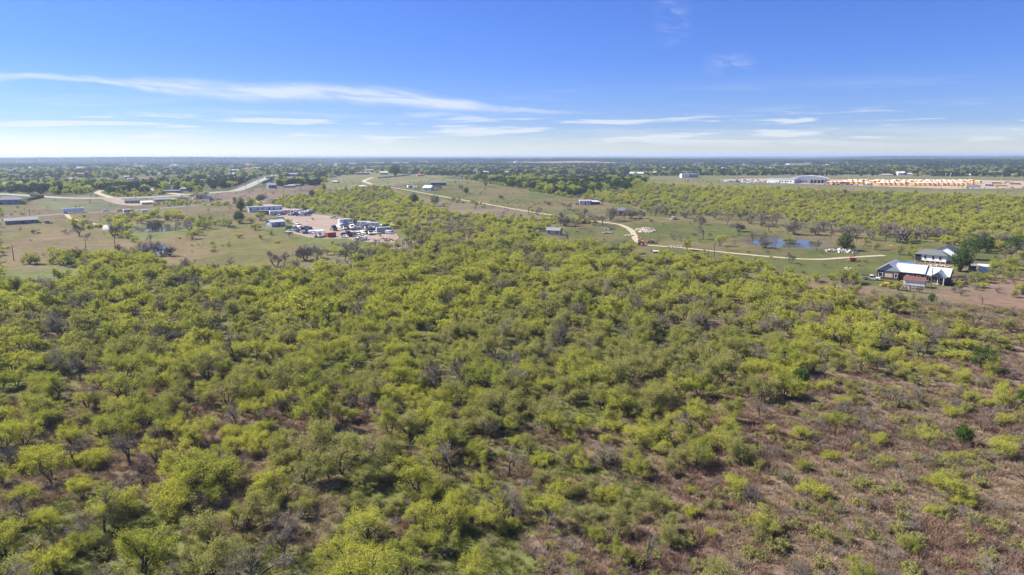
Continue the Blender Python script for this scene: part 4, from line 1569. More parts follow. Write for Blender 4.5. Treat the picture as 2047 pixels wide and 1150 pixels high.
# --- other buildings of the near and middle ground
house('white backyard shed with pale metal roof beside a fallow brown track', 1974, 543, 6.4, 4, 2.1, .7, WHITE, METAL, 6, cat='shed', name='shed', win=0)
house('tiny dark wooden shed beside the big green oak', 1942, 540, 2.6, 2.6, 1.9, .6, FENCE, GREYR, 10, cat='shed', name='shed', win=0)
house('cream sided shed with charcoal roof in the scrub clearing', 1108, 469, 8.2, 5, 2.6, 1.5, PINKW, GREYR, -22, cat='shed', name='shed', win=2, door=False)
house('dark weathered barn under bare trees', 1241, 430, 6.5, 7, 3.2, 2.0, FENCE, GREYR, 25, cat='barn', name='barn', win=0)
house('white gutted cabin with open door holes on the green pasture', 1169, 409, 9, 5, 3.0, .6, WHITE, WHITE, 4, 'flat', cat='cabin', name='cabin', win=3, winm=PORCH)  # dark slabs in the window places are painted shade of the open holes
house('white low trailer house with rounded roof on the green pasture', 1186, 408.5, 11, 5, 2.2, 1.0, NAVY, METAL, -3, 'hip', cat='trailer house', name='trailer_house', win=0)
house('long dark blue metal shed with white roof above the dirt road', 876, 371, 17.5, 9, 3.4, .5, NAVY, METAL, 4, 'flat', cat='shed', name='shed', win=0)
house('small white gabled cottage beside the dirt road', 857, 381, 9.5, 7.5, 2.9, 2.4, WHITE, WHITE, -35, cat='house', win=3)
house('grey gabled office cabin with pale roof in the truck yard', 551, 452, 9.2, 7.5, 2.8, 1.2, BLUEG, METAL, 28, cat='cabin', name='cabin', win=3, winm=WHITE)
house('long white mobile home with small windows by the truck yard', 530, 422, 25, 4.4, 3.2, .5, WHITE, METAL, 14, 'flat', cat='mobile home', name='mobile_home', win=6)
house('black steel storage cabin in front of the white mobile home', 529, 429, 8, 3, 2.7, .15, NAVY, GREYR, 6, 'flat', cat='container', name='storage_cabin', win=0)

# shipping container, red
p, rz, s_ = face(661, 474, 40)
e = empty('shipping_container', p, rz, 'rusty red shipping container in the truck yard', 'container')
MB().box(-3, 3, -1.22, 1.22, .1, 2.6).build('body', REDC, e)
rb = MB()
for x in np.arange(-2.9, 3, .3):
    rb.box(x, x + .12, -1.27, -1.222, .2, 2.5)
rb.build('corrugation', REDC, e)
MB().box(3.002, 3.06, -1.1, -.03, .2, 2.5).build('door', MAROON, e)
MB().box(3.002, 3.06, .03, 1.1, .2, 2.5).build('door', MAROON, e)

# open carport with pale roof
p, rz, s_ = face(636, 473, 6)
e = empty('carport', p, rz, 'white flat roofed carport on posts in the truck yard', 'carport')
MB().box(-5, 3.6, -3, 5, 3.3, 3.45).build('roof', METAL, e)
for x in (-4.7, 3.3):
    for y in (-2.7, 1, 4.7):
        MB().box(x - .08, x + .08, y - .08, y + .08, -.2, 3.3).build('post', WHITE, e)

# --- houses of the suburb and the plain (pixel, width, height, wall, roof)
for (a, b, wp_, hp_, wl, rf_, tn, st, lab) in FH:
    far_house(lab, a, b, wp_, hp_, globals()[wl], globals()[rf_], tn, st)
for i in range(54):
    a = rng.uniform(0, 2047)
    b = 321 + 17 * rng.random() ** .6
    far_house('tiny pale house dotted among the distant dark woods', a, b, rng.uniform(5, 10), rng.uniform(2.5, 4), WHITE if i % 2 else OFFW, METAL if i % 3 else GREYR, rng.uniform(-40, 40),
              group='houses dotted over the far plain', win=0)

for (a, b, wl, rf_, tn) in SUBURB:
    nmw = {'WHITE': 'white', 'OFFW': 'cream', 'BLUEG': 'blue-grey', 'TANW': 'tan', 'GREYW': 'grey'}[wl]
    nmr = {'METAL': 'pale metal', 'GREYR': 'grey', 'BRNR': 'brown', 'REDR': 'red', 'DARKR': 'charcoal'}[rf_]
    far_house('%s house with %s roof among the suburb trees' % (nmw, nmr), a, b, rng.uniform(12, 20), rng.uniform(5, 7), globals()[wl], globals()[rf_], tn, 'hip' if tn > 0 else 'gable', 'houses of the wooded suburb')

# white depot-side box; its front's shade is painted on in blue-grey
p, rz, s_ = face(1377, 355, 14)
e = empty('warehouse', p, rz, 'boxy white warehouse with front shade painted pale blue beside the scrub', 'warehouse')
MB().box(-13, 13, -7, 7, -.3, 5.6).build('wall', WHITE, e)
MB().box(-13.3, 13.3, -7.3, 7.3, 5.61, 5.95).build('roof', METAL, e)
MB().box(-1, 13.02, -7.08, -7.001, 0, 5.3).build('front_shade', BLUEG, e)
for x in (3, 8):
    MB().box(x, x + 3, -7.16, -7.09, .05, 4).build('door', GREYW, e)

# ------------------------------------------------------------------ bus depot
p, rz, s_ = face(1563, 366, -20)
e = empty('depot_office', p, rz, 'low white depot office with dark windows beside parked cars', 'office')
MB().box(-17, 17, -6, 6, -.3, 5.2).build('wall', WHITE, e)
MB().box(-17.3, 17.3, -6.3, 6.3, 5.21, 5.6).build('roof', METAL, e)
for x in (-1, 2, 5.5, 8.5, 12):
    MB().box(x, x + 1.8, -6.07, -6.0, 1.6, 3.2).build('window', GLASS, e)
p, rz, s_ = face(1618, 366, -4)
e = empty('depot_garage', p, rz, 'large depot garage with arched white roof and open bays', 'garage')
L_ = 22.0
MB().box(-L_, L_, -12, 12, -.3, 5.6).build('wall', WHITE, e)
prof = [(-L_ - .6, 5.62)] + [(-L_ - .6 + (2 * L_ + 1.2) * t, 5.65 + 3.6 * math.sin(math.pi * t) ** .8) for t in np.linspace(0.04, .96, 14)] + [(L_ + .6, 5.62)]
MB().prism(prof, -13, 13).build('roof', METAL, e)
for i in range(5):
    x = 2 + i * 4
    MB().box(x, x + 3, -12.08, -12.0, .02, 4.2).build('bay_shade', PORCH, e)  # near-black slabs stand in for the shade inside the open bays
for i in range(6):
    x = -20 + i * 3.2
    MB().box(x, x + 1.6, -12.07, -12.0, 1.5, 3.2).build('window', GLASS, e)
p, rz, s_ = face(1492, 360, -2)
e = empty('canopy', p, rz, 'long orange-edged white canopy over parked cars at the depot', 'canopy')
MB().box(-14, 14, -4, 4, 4.3, 4.7).build('roof', METAL, e)
MB().box(-14.1, 14.1, -4.1, -4.001, 4.1, 4.75).build('fascia', ORNG, e)
for x in np.linspace(-13, 13, 6):
    MB().box(x - .15, x + .15, -3.4, -3.1, -.2, 4.3).build('post', WHITE, e)
    MB().box(x - .15, x + .15, 3.1, 3.4, -.2, 4.3).build('post', WHITE, e)


# ------------------------------------------------------------------ vehicles
def wheels(e, xs, yw, r, wd=.25):
    for x in xs:
        for s in (-1, 1):
            o = MB().cyl((x, s * yw, r), (0, 1, 0), r, wd, 12).build('wheel', TYRE, e)
            MB().cyl((x, s * (yw + wd / 2 + .005), r), (0, 1, 0), r * .5, .02, 8).build('rim', SILV, o)


def v_car(paint, L=4.6):
    e = bpy.data.objects.new('car', None)
    h = L / 2
    MB().prism([(-h, .35), (h, .35), (h, .72), (h - .9, .88), (-h + .75, .92), (-h, .8)], -.88, .88, .06, .6).build('body', paint, e)
    MB().prism([(-h + .55, .9), (h - 1.1, .87), (h - 1.75, 1.36), (-h + 1.15, 1.38)], -.8, .8, .14, 1.0).build('window', GLASS, e)
    MB().prism([(-h + 1.1, 1.37), (h - 1.72, 1.35), (h - 1.85, 1.43), (-h + 1.25, 1.45)], -.68, .68).build('roof', paint, e)
    wheels(e, (-h + .85, h - .9), .78, .32)
    return e


def v_pickup(paint, bed=None):
    e = bpy.data.objects.new('pickup', None)
    MB().prism([(-2.8, .45), (2.8, .45), (2.8, .95), (1.35, 1.08), (-.75, 1.08), (-.75, .8), (-2.8, .8)], -.95, .95, .05, .7).build('body', paint, e)
    MB().prism([(-.72, 1.08), (1.3, 1.08), (.65, 1.7), (-.6, 1.72)], -.85, .85, .12, 1.2).build('window', GLASS, e)
    MB().prism([(-.62, 1.71), (.68, 1.69), (.5, 1.79), (-.5, 1.8)], -.75, .75).build('roof', paint, e)
    if bed:
        MB().box(-3.5, -.85, -1.1, 1.1, .9, 1.05).build('flatbed', bed, e)
        b = MB()
        for x in np.linspace(-3.4, -1, 6):
            for s in (-1.05, 1.0):
                b.box(x, x + .07, s, s + .05, 1.05, 1.85)
        for z in (1.3, 1.6, 1.8):
            b.box(-3.45, -.9, -1.06, -1.01, z, z + .07)
            b.box(-3.45, -.9, 1.0, 1.05, z, z + .07)
        b.build('rail', bed, e)
    else:
        for s in (-.95, .87):
            MB().box(-2.8, -.76, s, s + .08, .8, 1.12).build('bed_side', paint, e)
        MB().box(-2.8, -2.72, -.86, .86, .8, 1.12).build('tailgate', paint, e)
    for s in (-.65, .65):
        MB().box(2.8, 2.83, s - .18, s + .18, .68, .86).build('headlight', WHITE, e)
    wheels(e, (-1.75, 1.8), .85, .38, .28)
    return e


def v_van(paint):
    e = bpy.data.objects.new('van', None)
    MB().prism([(-2.7, .4), (2.7, .4), (2.7, .95), (2.0, 1.15), (1.35, 2.05), (-2.65, 2.1)], -.98, .98, .08, 1.3).build('body', paint, e)
    MB().prism([(1.42, 1.98), (2.03, 1.17), (2.07, 1.19), (1.47, 2.01)], -.85, .85).build('windscreen', GLASS, e)
    for s in (-.995, .965):
        MB().box(.2, 1.3, s, s + .03, 1.25, 1.8).build('window', GLASS, e)
    wheels(e, (-1.7, 1.75), .86, .36)
    return e


def v_box(paint, boxm):
    e = bpy.data.objects.new('box_truck', None)
    MB().prism([(1.6, .6), (4.0, .6), (4.0, 1.3), (3.2, 1.5), (2.7, 2.4), (1.6, 2.4)], -1.05, 1.05, .06, 1.5).build('cab', paint, e)
    MB().prism([(2.74, 2.3), (3.2, 1.54), (3.25, 1.55), (2.79, 2.33)], -.9, .9).build('windscreen', GLASS, e)
    MB().box(-4, 1.5, -1.2, 1.2, .8, 3.3).build('box', boxm, e)
    MB().box(-3.9, 3.8, -.4, .4, .5, .79).build('chassis', STEEL, e)
    MB().box(-4.04, -4.0, -1.0, 1.0, 1, 3.1).build('rear_door', BLK, e)
    wheels(e, (-2.6, 3.0), .95, .45, .3)
    return e


def v_semi(paint):
    e = bpy.data.objects.new('semi_tractor', None)
    MB().prism([(-.3, .9), (3.6, .9), (3.6, 1.7), (1.9, 1.95), (1.5, 2.9), (-.3, 3.2)], -1.15, 1.15, .08, 2.0).build('cab', paint, e)
    MB().prism([(1.55, 2.8), (1.95, 2.0), (2.0, 2.0), (1.6, 2.83)], -.95, .95).build('windscreen', GLASS, e)
    MB().box(-3.4, 3.3, -.45, .45, .6, .89).build('chassis', STEEL, e)
    for s in (-1, 1):
        MB().cyl((-.5, s * .95, 2.2), (0, 0, 1), .09, 2.8, 8).build('exhaust', GALV, e)
        MB().cyl((.6, s * 1.0, .7), (1, 0, 0), .32, 1.4, 10).build('fuel_tank', GALV, e)
    wheels(e, (-2.9, -1.6, 2.8), 1.0, .5, .4)
    return e


def v_rv(wall, L=8.5, stripe=None):
    e = bpy.data.objects.new('travel_trailer', None)
    h = L / 2
    MB().prism([(-h, .55), (h - .4, .55), (h, 1.2), (h - .15, 2.6), (h - .7, 3.0), (-h + .3, 3.0), (-h, 2.7)], -1.2, 1.2, .05, 2.8).build('body', wall, e)
    for x in np.linspace(-h + 1, h - 1.5, 4):
        MB().box(x, x + .9, -1.23, -1.2, 1.6, 2.25).build('window', GLASS, e)
    MB().box(-.3, .4, -1.24, -1.2, .7, 2.5).build('door', GREYW, e)
    MB().box(-h + .05, h - .5, -1.225, -1.201, 1.0, 1.2).build('stripe', stripe or BLUEG, e)
    MB().bar((h - .3, 0, .6), (h + 1.1, 0, .5), .14).build('hitch', STEEL, e)
    wheels(e, (-.9, -.05), 1.05, .36)
    return e


def v_trailer(wall, L=9.0):
    e = bpy.data.objects.new('cargo_trailer', None)
    MB().prism([(-L / 2, .8), (L / 2, .8), (L / 2, 3.4), (-L / 2, 3.4)], -1.25, 1.25).build('body', wall, e)
    MB().box(-L / 2 - .03, L / 2 + .03, -1.29, 1.29, 3.41, 3.5).build('roof', METAL, e)
    MB().box(-L / 2 - .05, -L / 2, -1.1, 1.1, .9, 3.3).build('rear_door', GREYW, e)
    wheels(e, (-L / 2 + 1.2, -L / 2 + 2.2), 1.05, .45, .3)
    return e


def v_bus():
    e = bpy.data.objects.new('school_bus', None)
    MB().prism([(-5.6, .55), (5.5, .55), (5.6, 1.5), (4.3, 1.75), (4.1, 2.75), (-5.5, 2.75), (-5.6, 2.5)], -1.2, 1.2, .05, 2.6).build('body', BUSY, e)
    MB().prism([(-5.5, 2.76), (4.15, 2.76), (3.9, 3.08), (-5.3, 3.1)], -1.15, 1.15, .18, 2.9).build('roof', OFFW, e)
    for i in range(10):
        x = -5.1 + i * .88
        for s in (-1.21, 1.19):
            MB().box(x, x + .7, s - .005, s + .025, 1.85, 2.45).build('window', GLASS, e)
    b = MB()
    for z in (1.0, 1.5):
        b.box(-5.5, 4.2, -1.215, -1.2, z, z + .08).box(-5.5, 4.2, 1.2, 1.215, z, z + .08)
    b.build('rub_rail', BLK, e)
    MB().prism([(4.12, 2.65), (4.32, 1.85), (4.36, 1.85), (4.16, 2.68)], -1.0, 1.0).build('windscreen', GLASS, e)
    MB().box(-5.63, -5.6, -.6, .6, .8, 2.4).build('rear_door', BUSY, e)
    for x in (-3.4, 4.4):
        for s in (-1, 1):
            MB().cyl((x, s * 1.0, .5), (0, 1, 0), .5, .35, 10).build('wheel', TYRE, e)
    return e


CACHE = {}


def vehicle(kind, name, label, cat, px, py, turn, make, group=None, scale=1.0):
    p, rz, s = face(px, py, turn)
    if kind not in CACHE:
        o = make()
        link(o)
        CACHE[kind] = o
        o.location, o.rotation_euler = (p.x, p.y, p.z + .06), (0, 0, rz)
    else:
        o = dup(CACHE[kind], (p.x, p.y, p.z + .06), rz)
        for k in ('label', 'category', 'group'):
            if k in o:
                del o[k]
    o.name = name
    o.scale = (scale,) * 3
    tag(o, label, cat, group)
    return o


V = [
    ('pk_w', 'pickup', 'white pickup with open bed at the top edge of the truck yard', 'pickup', 668, 437, -30, lambda: v_pickup(WHITE)),
    ('pk_w', 'pickup', 'white pickup with bonnet towards the grey office cabin', 'pickup', 595, 449, -65, None),
    ('pk_w', 'pickup', 'white pickup beside the black storage cabin', 'pickup', 559, 435, -50, None),
    ('rv_w', 'travel_trailer', 'white travel trailer next to the black storage cabin', 'trailer', 552, 430, 8, lambda: v_rv(WHITE, 9)),
    ('rv_s', 'travel_trailer', 'shabby white camper among scrap at the yard entrance', 'trailer', 572, 428, -10, lambda: v_rv(OFFW, 7, BRNR)),
    ('car_blk', 'car', 'black car parked in the yard entrance row', 'car', 590, 431, 20, lambda: v_car(BLK)),
    ('car_db', 'car', 'dark blue car parked in the yard entrance row', 'car', 597, 432, 15, lambda: v_car(DKBL)),
    ('car_w', 'car', 'white car beside the dark blue car in the entrance row', 'car', 606, 432, 10, lambda: v_car(WHITE)),
    ('car_s', 'car', 'silver car at the end of the entrance row', 'car', 615, 432, -20, lambda: v_car(SILV)),
    ('car_m', 'car', 'maroon car by the small tree at the yard edge', 'car', 575, 460, -70, lambda: v_car(MAROON)),
    ('car_s', 'car', 'silver car next to the maroon car', 'car', 586, 461, -62, None),
    ('car_m', 'car', 'maroon car between two silver cars', 'car', 596, 464, -60, None),
    ('car_s', 'car', 'silver car two along from the carport', 'car', 604, 466, -60, None),
    ('car_db', 'car', 'dark blue car beside the carport row', 'car', 612, 468, -35, None),
    ('car_w', 'car', 'white car next to the carport posts', 'car', 619, 468, -20, None),
    ('box_w', 'box_truck', 'white truck parked under the carport', 'truck', 637, 474, -75, lambda: v_box(WHITE, WHITE)),
    ('semi_k', 'semi_tractor', 'black truck tractor behind the red container', 'truck', 667, 461, -70, lambda: v_semi(BLK)),
    ('car_w', 'car', 'white car between two truck tractors', 'car', 679, 460, -60, None),
    ('box_n', 'box_truck', 'box truck with navy box in the truck cluster', 'truck', 688, 459, -78, lambda: v_box(WHITE, NAVY)),
    ('semi_w', 'semi_tractor', 'white truck tractor in the middle of the cluster', 'truck', 703, 459, -80, lambda: v_semi(WHITE)),
    ('rv_w', 'travel_trailer', 'white travel trailer behind the navy box truck', 'trailer', 690, 447, 20, None),
    ('semi_k', 'semi_tractor', 'black truck tractor behind the white truck tractor', 'truck', 709, 451, -60, None),
    ('rv_w', 'travel_trailer', 'white travel trailer along the scrub edge of the yard', 'trailer', 728, 452, -18, None),
    ('rv_w2', 'travel_trailer', 'long white camper with brown stripe along the scrub edge', 'trailer', 745, 454, -18, lambda: v_rv(WHITE, 8, BRNR)),
    ('box_n', 'box_truck', 'box truck with navy box before the white campers', 'truck', 730, 460, -70, None),
    ('box_k', 'box_truck', 'white cab truck with black box beside the cargo trailer', 'truck', 738, 469, -75, lambda: v_box(WHITE, BLK)),
    ('van_w', 'van', 'white van next to the black box truck', 'van', 728, 468, -55, lambda: v_van(WHITE)),
    ('car_w', 'car', 'white car between the black box truck and cargo trailer', 'car', 750, 467, -55, None),
    ('car_s', 'car', 'silver car by the cargo trailer', 'car', 757, 467, -60, None),
    ('trl_w', 'cargo_trailer', 'long white cargo trailer at the yard edge', 'trailer', 767, 466, 20, lambda: v_trailer(BLUEG, 9)),
    ('van_w', 'van', 'white van behind the long cargo trailer', 'van', 779, 468, -35, None),
    ('semi_k', 'semi_tractor', 'stripped black truck wreck beside the scrap', 'truck', 695, 473, -60, None),
    ('car_blk', 'car', 'black car wreck beside the scrap', 'car', 708, 470, -30, None),
    ('rv_w', 'travel_trailer', 'white travel trailer parked above the dirt road', 'trailer', 822, 376, 30, None),
    ('rv_s', 'travel_trailer', 'small camper beside the dirt road', 'trailer', 831, 378, -40, None),
    ('car_blk', 'car', 'black car standing in the small green paddock', 'car', 213, 435, 5, None),
    ('pk_k', 'pickup', 'dark pickup in front of the shaded farmhouse', 'pickup', 45, 448, 5, lambda: v_pickup(BLK)),
    ('trl_f', 'cargo_trailer', 'long white trailer along the grey road', 'trailer', 147, 426, 4, lambda: v_trailer(WHITE, 13)),
    ('car_w', 'car', 'white car on the grey road by the long trailer', 'car', 212, 423, 5, None),
    ('car_s', 'car', 'silver car parked by the paddock gate', 'car', 240, 423, 5, None),
    ('rv_s', 'travel_trailer', 'pale camper under trees by the grey road', 'trailer', 258, 427, 8, None),
    ('van_w', 'van', 'white van under trees by the grey road', 'van', 292, 425, 5, None),
    ('rv_w', 'travel_trailer', 'white travel trailer beside the long mobile home', 'trailer', 366, 401, -10, None),
    ('car_w', 'car', 'white car at the brown-roofed house', 'car', 390, 399, 30, None),
    ('car_blk', 'car', 'black car on the verge below the fenced lawn', 'car', 424, 401, 8, None),
    ('car_s', 'car', 'silver car on the verge below the fenced lawn', 'car', 437, 400, 8, None),
    ('pk_f', 'pickup', 'white flatbed truck with dark stake sides beside the ranch house', 'truck', 1742, 560, 4, lambda: v_pickup(WHITE, WOODM)),
]
PN = {'car_w': 'white', 'car_s': 'silver', 'car_blk': 'black', 'car_m': 'maroon', 'car_db': 'dark blue', 'pk_w': 'white', 'pk_k': 'dark', 'van_w': 'white'}
for (xa, xb, ya, yb, n_, where, tn0) in ((566, 622, 424, 430, 22, 'packed at the truck yard entrance', 10), (574, 626, 456, 466, 16, 'packed behind the carport row', -60),
                                         (676, 716, 441, 459, 18, 'packed in the truck cluster', -65), (716, 784, 450, 465, 18, 'packed by the white campers', -50),
                                         (686, 740, 467, 476, 9, 'dumped beside the scrap', -30)):
    for i in range(n_):
        k = ('car_w', 'car_s', 'car_blk', 'car_m', 'car_db', 'pk_w', 'pk_k', 'van_w', 'car_w', 'car_blk')[int(rng.integers(0, 10))]
        nm = 'pickup' if k[:2] == 'pk' else 'van' if k[:3] == 'van' else 'car'
        V.append((k, nm, '%s %s %s' % (PN[k], nm, where), nm, rng.uniform(xa, xb), rng.uniform(ya, yb), tn0 + rng.uniform(-25, 25), 'yard vehicles ' + where))
for (k, nm, lab, cat, a, b, tn, mk) in V:
    if isinstance(mk, str):
        vehicle(k, nm, lab, cat, a, b, tn, None, mk)
        continue
    vehicle(k, nm, lab, cat, a, b, tn, mk)

# buses in rows
nbus = 0
BG = 'school buses parked in the depot rows'
for (yy, xa, xb, st, rowlab, tn) in ((370.6, 1729, 1938, 9.6, 'front row', 62), (368.0, 1660, 1950, 10.4, 'second row', 62), (365.6, 1690, 1955, 10.6, 'third row', 60), (363.6, 1700, 1960, 11.0, 'back row', 60)):
    x = xa
    while x < xb:
        if rng.random() > .11:
            vehicle('bus', 'school_bus', 'yellow school bus with white roof parked in the %s of the depot' % rowlab, 'bus',
                    x + rng.uniform(-1.6, 1.6), yy + (x - xa) * .004 + rng.uniform(-.25, .25), -tn + rng.uniform(-7, 7), v_bus, BG)
            nbus += 1
        x += st
for (a, b, tn, lab) in ((1660, 368, -8, 'yellow school bus parked broadside by the garage'), (1688, 368.6, 4, 'yellow school bus parked broadside past the garage bus'),
                        (1652, 364.5, -4, 'yellow school bus at the open garage bays'), (2002, 374, -5, 'yellow school bus alone by the depot sheds'),
                        (1993, 369, 6, 'yellow school bus behind the lone bus'), (2030, 370, 4, 'yellow school bus at the end of the depot sheds')):
    vehicle('bus', 'school_bus', lab, 'bus', a, b, tn, v_bus, BG)
vehicle('semi_w', 'semi_tractor', 'white truck tractor between the buses', 'truck', 1731, 371, 70, lambda: v_semi(WHITE), None, 1.25)
vehicle('trl_f', 'cargo_trailer', 'long white trailer at the bare edge of the depot', 'trailer', 1945, 377, 12, None)
far_house('grey open-fronted depot shed beside lone buses', 1978, 373, 16, 7, GREYW, METAL, 0, 'flat', cat='shed', name='shed')
far_house('white depot shed beyond the lone buses', 2018, 367, 18, 6, OFFW, METAL, 0, 'flat', cat='shed', name='shed')
paints = ('car_w', 'car_s', 'car_blk', 'car_m', 'car_db', 'car_w')
pn = {'car_w': 'white', 'car_s': 'silver', 'car_blk': 'black', 'car_m': 'maroon', 'car_db': 'dark blue'}
for i in range(52):
    k = paints[int(rng.integers(0, 6))]
    x = rng.uniform(1448, 1536)
    vehicle(k, 'car', '%s staff car parked at the depot canopy' % pn[k], 'car', x, rng.uniform(360, 366.3), -60 + rng.uniform(-8, 8), None, 'staff cars parked at the depot')
for i in range(9):
    k = paints[int(rng.integers(0, 6))]
    vehicle(k, 'car', '%s staff car parked along the depot drive' % pn[k], 'car', 1640 + i * 9, 370.6, rng.uniform(-5, 5), None, 'staff cars parked at the depot')

# ------------------------------------------------------------------ poles, pylons
def pole(label, px, py, hpx, arm=True, hm_=None, group=None, name='utility_pole', m=POLE, wd=.16):
    p, rz, s = face(px, py, 0)
    h = hm_ or hpx * s
    e = empty(name, p, rz + .3, label, 'pole', group)
    MB().cyl((0, 0, h / 2 - .3), (0, 0, 1), wd * 1.25, h + .6, 8, wd * .8).build('pole', m, e)
    if arm:
        MB().box(-1.2, 1.2, -wd - .12, -wd, h - .7, h - .55).build('crossarm', m, e)
        for x in (-1.1, 0, 1.1):
            MB().cyl((x, -wd - .06, h - .47), (0, 0, 1), .05, .16, 6).build('insulator', GALV, e)
    return e


pole('leaning wooden pole standing in the dry field corner', 28, 522, 31)
pole('wooden pole at the pinkish end of the dry field', 174, 515, 38)
pole('wooden pole beside the narrow pale driveway', 147, 456, 17)
pole('wooden pole hung with vines near the small pool', 231, 499, 32)
pole('tall wooden pole on the pale road verge near the pond', 1427, 521, 35)
pole('short post on the pale road verge near the pond', 1416, 509, 10, False)
pole('thin pole in front of the ranch house porch', 1860, 578, 43, False)
pole('wooden pole with wires behind the white backyard shed', 2008, 530, 30)
pole('wooden pole rising from the brown grass patch', 968, 444, 16)
pole('wooden pole in the green scrub by the brown patch', 831, 418, 14)
for i, (a, b, h) in enumerate(((492, 380, 18), (517, 367, 16), (567, 402, 14), (640, 386, 12), (690, 384, 12), (776, 371, 12), (272, 400, 16), (405, 388, 18), (720, 372, 11), (60, 432, 14), (628, 420, 16))):
    pole('slim roadside pole along the paved roads', a, b, h, True, None, 'poles along the paved roads')
for i, a in enumerate(range(1655, 2040, 34)):
    pole('tall pale floodlight mast over the depot rows', a + (i % 3) * 6, 361.5 + (i % 2) * 1.2, 0, True, 12.5, 'floodlight masts of the depot', 'light_mast', GALV, .14)
for i, a in enumerate((35, 80, 122, 192, 252, 308, 345, 362, 392, 420, 470)):
    p, rz, s = face(a, 329 - (i % 3), 10)
    e = empty('pylon', p, rz, 'grey lattice power pylon on the hazy horizon plain', 'pylon', 'power pylons across the far plain')
    hp = rng.uniform(36, 46) * min(1.0, p.length / 3000)
    b = MB()
    for sx in (-1, 1):
        for sy in (-1, 1):
            b.bar((sx * 3, sy * 3, -1), (sx * .6, sy * .6, hp), .55)
    for j in range(5):
        z0_, z1_ = hp * j / 5, hp * (j + 1) / 5
        w0, w1 = 3 - 2.4 * j / 5, 3 - 2.4 * (j + 1) / 5
        for sy in (-1, 1):
            b.bar((-w0, sy * w0, z0_), (w1, sy * w1, z1_), .3)
            b.bar((w0, sy * w0, z0_), (-w1, sy * w1, z1_), .3)
    b.build('lattice', GALV, e)
    for z in (.78, .9):
        MB().box(-6, 6, -.3, .3, hp * z, hp * z + .5).build('crossarm', GALV, e)

# ------------------------------------------------------------------ fences
def fence(label, pix, h, m, step=2.4):
    pts = [at(*q) for q in pix]
    e = empty('board_fence', pts[0], 0, label, 'fence')
    o = pts[0]
    b, q_ = MB(), MB()
    for p0, p1 in zip(pts[:-1], pts[1:]):
        n = max(1, int((p1 - p0).length / step))
        for i in range(n):
            u, v = p0.lerp(p1, i / n), p0.lerp(p1, (i + 1) / n)
            d = (v - u).normalized()
            nn_ = Vector((-d.y, d.x, 0)) * .04
            zu, zv = float(height(u.x, u.y)) - o.z, float(height(v.x, v.y)) - o.z
            u2, v2 = Vector((u.x - o.x, u.y - o.y, 0)), Vector((v.x - o.x, v.y - o.y, 0))
            vs = []
            for sg in (-1, 1):
                vs += [(u2 + nn_ * sg) + Vector((0, 0, zu - .1)), (v2 + nn_ * sg) + Vector((0, 0, zv - .1)), (v2 + nn_ * sg) + Vector((0, 0, zv + h)), (u2 + nn_ * sg) + Vector((0, 0, zu + h))]
            b.add(vs, [(0, 1, 2, 3), (7, 6, 5, 4), (3, 2, 6, 7), (0, 3, 7, 4), (1, 5, 6, 2)])
            q_.box(u2.x - .07, u2.x + .07, u2.y - .07, u2.y + .07, zu - .3, zu + h + .12)
    b.build('boards', m, e)
    q_.build('posts', m, e)
    return e


fence('dark board fence running out from the blue-grey brick house', P(0, 410, 45, 404, 88, 395, 60, 393), 1.9, FENCE)
fence('dark board fence round the square green lawn', P(420, 372, 442, 364, 503, 358, 470, 372, 420, 372), 2.2, FENCE)
fence('long brown board fence beside the wide pale street', P(548, 352, 540, 362, 523, 368, 527, 371), 2.2, FENCE)
fence('low grey fence along the green hilltop', P(755, 357, 800, 353, 820, 350), 1.8, GREYW)


# ------------------------------------------------------------------ heaps and yard clutter
def heap(name, label, px, py, wpx, dm, h, m, n=60, mats_=None, size=(.3, 1.0), cat='heap'):
    p, rz, s = face(px, py)
    w_ = wpx * s / 2
    groups = mats_ or [m]
    bs = [MB() for _ in groups]
    for i in range(n):
        r, t = rng.random() ** .6, rng.uniform(0, 6.28)
        x, y = math.cos(t) * r * w_, math.sin(t) * r * dm / 2
        top = h * (1 - r) ** .8 * rng.uniform(.6, 1.1)
        sx, sy, sz = (rng.uniform(*size) for _ in range(3))
        M = Matrix.Translation((x, y, top)) @ Matrix.Rotation(rng.uniform(0, 3.1), 4, 'Z') @ Matrix.Rotation(rng.uniform(-.6, .6), 4, 'X')
        t_ = MB().box(-sx / 2, sx / 2, -sy / 2, sy / 2, -sz / 2, sz / 2)
        bs[i % len(groups)].add([M @ Vector(v) for v in t_.v], t_.f)
    k = MB()
    nseg = 20
    vs = [(0, 0, h * .8)]
    for ring, zf in ((.5, .55), (1.0, -.1)):
        vs += [(math.cos(6.283 * i / nseg) * w_ * ring * rng.uniform(.85, 1.1), math.sin(6.283 * i / nseg) * dm / 2 * ring * rng.uniform(.85, 1.1), h * zf) for i in range(nseg)]
    k.add(vs, [(0, 1 + i, 1 + (i + 1) % nseg) for i in range(nseg)] + [(1 + i, 1 + nseg + i, 1 + nseg + (i + 1) % nseg, 1 + (i + 1) % nseg) for i in range(nseg)])
    e = empty(name, p, rz, label, cat)
    k.build('mound', m, e)
    for b, gmm in zip(bs, groups):
        if b.v:
            o = b.build('fragments', gmm, e)
            o['kind'] = 'stuff'
    return e


